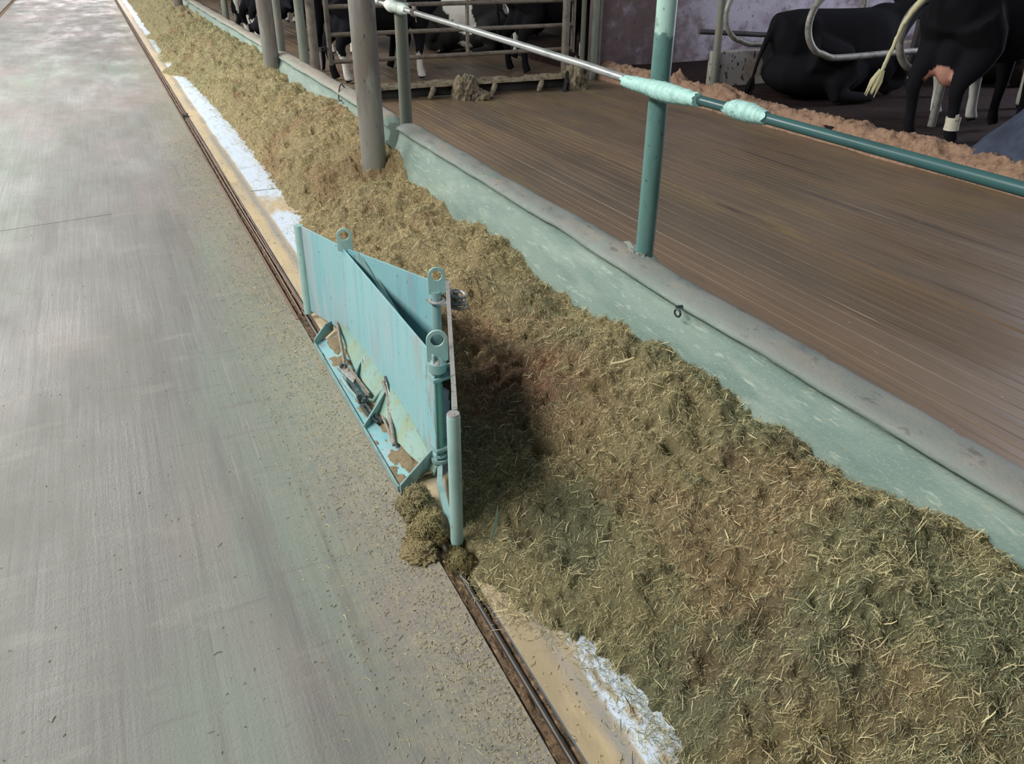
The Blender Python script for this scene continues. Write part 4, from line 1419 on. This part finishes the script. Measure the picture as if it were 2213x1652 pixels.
def coat_fn(seed, white=.0, socks=(), sockz=.45, udder=True, tailc=None, black=BLACK, lowwhite=None):
    def f(co, tp):
        c = np.tile(black, (len(co), 1))
        n = fbm(co[:, 0] * 2.1 + seed, co[:, 2] * 2.3 + co[:, 1] * 1.4, 4, seed)
        if white:
            c[n > white] = WHITE
        leg = co[:, 2] < sockz + .08 * fbm(co[:, 0] * 9, co[:, 1] * 9, 2, seed)
        for (hind, side) in socks:
            sel = leg & ((co[:, 0] < .7) == hind) & ((co[:, 1] > 0) == (side > 0))
            c[sel] = WHITE
        if lowwhite:
            x0, x1, z1 = lowwhite
            sel = (co[:, 0] > x0) & (co[:, 0] < x1) & (co[:, 2] < z1 + .05 * fbm(co[:, 0] * 6, co[:, 1] * 6, 2, seed)) & (co[:, 2] > .45)
            c[sel] = WHITE * .8
        if udder:
            u_ = ((co[:, 0] - .30) / .36) ** 2 + (co[:, 1] / .118) ** 2 + ((co[:, 2] - .50) / .135) ** 2 < 1 + .1 * n
            c[u_] = PINK
        hoof = co[:, 2] < .045
        c[hoof & (np.abs(co[:, 1]) > .05)] = np.array([.02, .018, .016])
        if tailc is not None:
            k = len(tp)
            pts = tp[int(k * .25):]
            d = np.min(np.linalg.norm(co[:, None, :] - pts[None], axis=2), axis=1)
            c[d < .055] = tailc
        return c
    return f


R90 = math.pi / 2
# standing cow seen from behind
c1 = cow('black cow standing rear-on in the stall, pink udder and pale swinging tail', (6.22, 5.00, .06), math.radians(4),
         coat_fn(4, socks=(), tailc=CREAM), tail=[(-.03, 0, 1.30), (-.14, .08, 1.18), (-.20, .20, .96), (-.22, .24, .74), (-.26, .27, .55)], brush=True)
bd = MB()
bd.tube([(.235, -.17, .12), (.232, -.17, .17), (.23, -.17, .225)], [.062, .058, .062], 16)
bd.prism([(.17, -.225, .21), (.20, -.235, .21), (.20, -.235, .26), (.175, -.225, .25)], (.01, .01, 0))
o = bd.build('leg_band', M['band'])
o.parent = c1
o['label'] = 'white band round the right hind pastern'
# second cow beyond, white lower legs
c2 = cow('black cow with white lower legs standing beyond the rear-on cow', (7.38, 5.72, .04), math.radians(-3),
         coat_fn(9, socks=((True, 1), (True, -1), (False, 1), (False, -1)), sockz=.44, udder=False, tailc=CREAM),
         tail=[(-.03, 0, 1.30), (-.10, -.03, 1.18), (-.12, .03, .95), (-.13, .14, .66), (-.16, .2, .52)], brush=True)
# lying cow
cow('black cow lying in the stall beneath the hoop, rump to the kerb', (6.66, 7.37, .02), math.radians(-3), coat_fn(14, udder=False), pose='lie', head=(2.05, .05, .80), tail=[(-.02, 0, .78), (-.08, .03, .62), (-.10, .10, .40), (-.08, .2, .16)], sc=1.08)
cow('dark cow lying farther back beside the violet wall', (9.5, 7.2, .02), math.radians(10), coat_fn(18, udder=False, black=np.array([.022, .014, .012])), pose='lie', head=(2.0, 0, .8))
# cows behind the gate
cow('black cow standing close behind the left half of the gate, white lower legs', (2.60, 11.18, -.10), math.radians(-2), coat_fn(21, socks=((True, -1), (False, -1), (False, 1)), sockz=.34, udder=False))
cow('black cow with white forelegs facing the gate, farther back between the others', (3.45, 15.2, -.10), math.radians(-86), coat_fn(25, socks=((False, 1), (False, -1), (True, 1)), sockz=.50, udder=False), head=(1.95, .1, .95))
cow('black cow with white flank patches behind the right end of the gate', (7.0, 11.9, -.02), math.radians(176), coat_fn(31, white=.50, udder=True), head=(2.1, 0, 1.25))
cow('grey-white cow lying on the alley behind the gate', (6.4, 13.6, -.12), math.radians(172), coat_fn(37, white=.35, udder=False, black=np.array([.03, .03, .03])), pose='lie', head=(1.95, 0, .75))
cow('black cow putting its head over the far kerb to the feed', (4.02, 11.95, -.10), math.radians(176), coat_fn(41, socks=((False, 1),), sockz=.4, udder=False), head=(1.92, 0, .76))
cow('black cow at the far kerb behind the feeding cow', (4.0, 17.6, -.10), math.radians(180), coat_fn(45, white=.62, udder=False), head=(2.0, 0, .95))
cow('dark cow farthest along the alley beyond the thin kerb post', (4.1, 19.6, -.10), math.radians(180), coat_fn(51, white=.6, udder=False), head=(2.0, 0, 1.0))
cow('black cow standing side-on along the kerb well behind the gate', (2.35, 16.3, -.10), math.radians(2), coat_fn(55, socks=((True, -1), (True, 1), (False, 1)), sockz=.34, udder=False), head=(2.1, 0, 1.2))

cow('black cow standing across the alley behind the white-legged cow', (4.9, 14.9, -.10), math.radians(5), coat_fn(61, udder=False), head=(2.1, 0, 1.2))
cow('black cow with one white shin behind the right half of the gate', (5.15, 11.12, -.10), math.radians(0), coat_fn(66, socks=((False, 1),), sockz=.3, udder=False), head=(2.1, 0, 1.2))

# ------------------------------------------------------------------ slate-blue sheet by the stall kerb
rows = []
for i in range(22):
    s_ = i / 21
    row = []
    for j in range(40):
        t_ = j / 39
        x_ = 6.22 + .75 * s_
        y_ = 4.60 - 1.35 * t_
        fold = abs(((t_ * 3.6 + s_ * .8) % 1) - .5) * 2
        z_ = .06 + (.56 * (1 - (1 - s_) ** 1.6)) * min(1, t_ * 6.5) ** .8 * (1 - .6 * max(0, t_ - .6)) - .085 * fold * s_ ** .5 + .02 * s_
        row.append((x_ + .03 * fold, y_, z_))
    rows.append(row)
o = MB().sheet(rows, (0, 0, -.012)).build('cloth_sheet', M['cloth'], smooth=True, angle=18)
tag(o, 'creased slate-blue sheet heaped over the stall edge at the right', 'sheet')
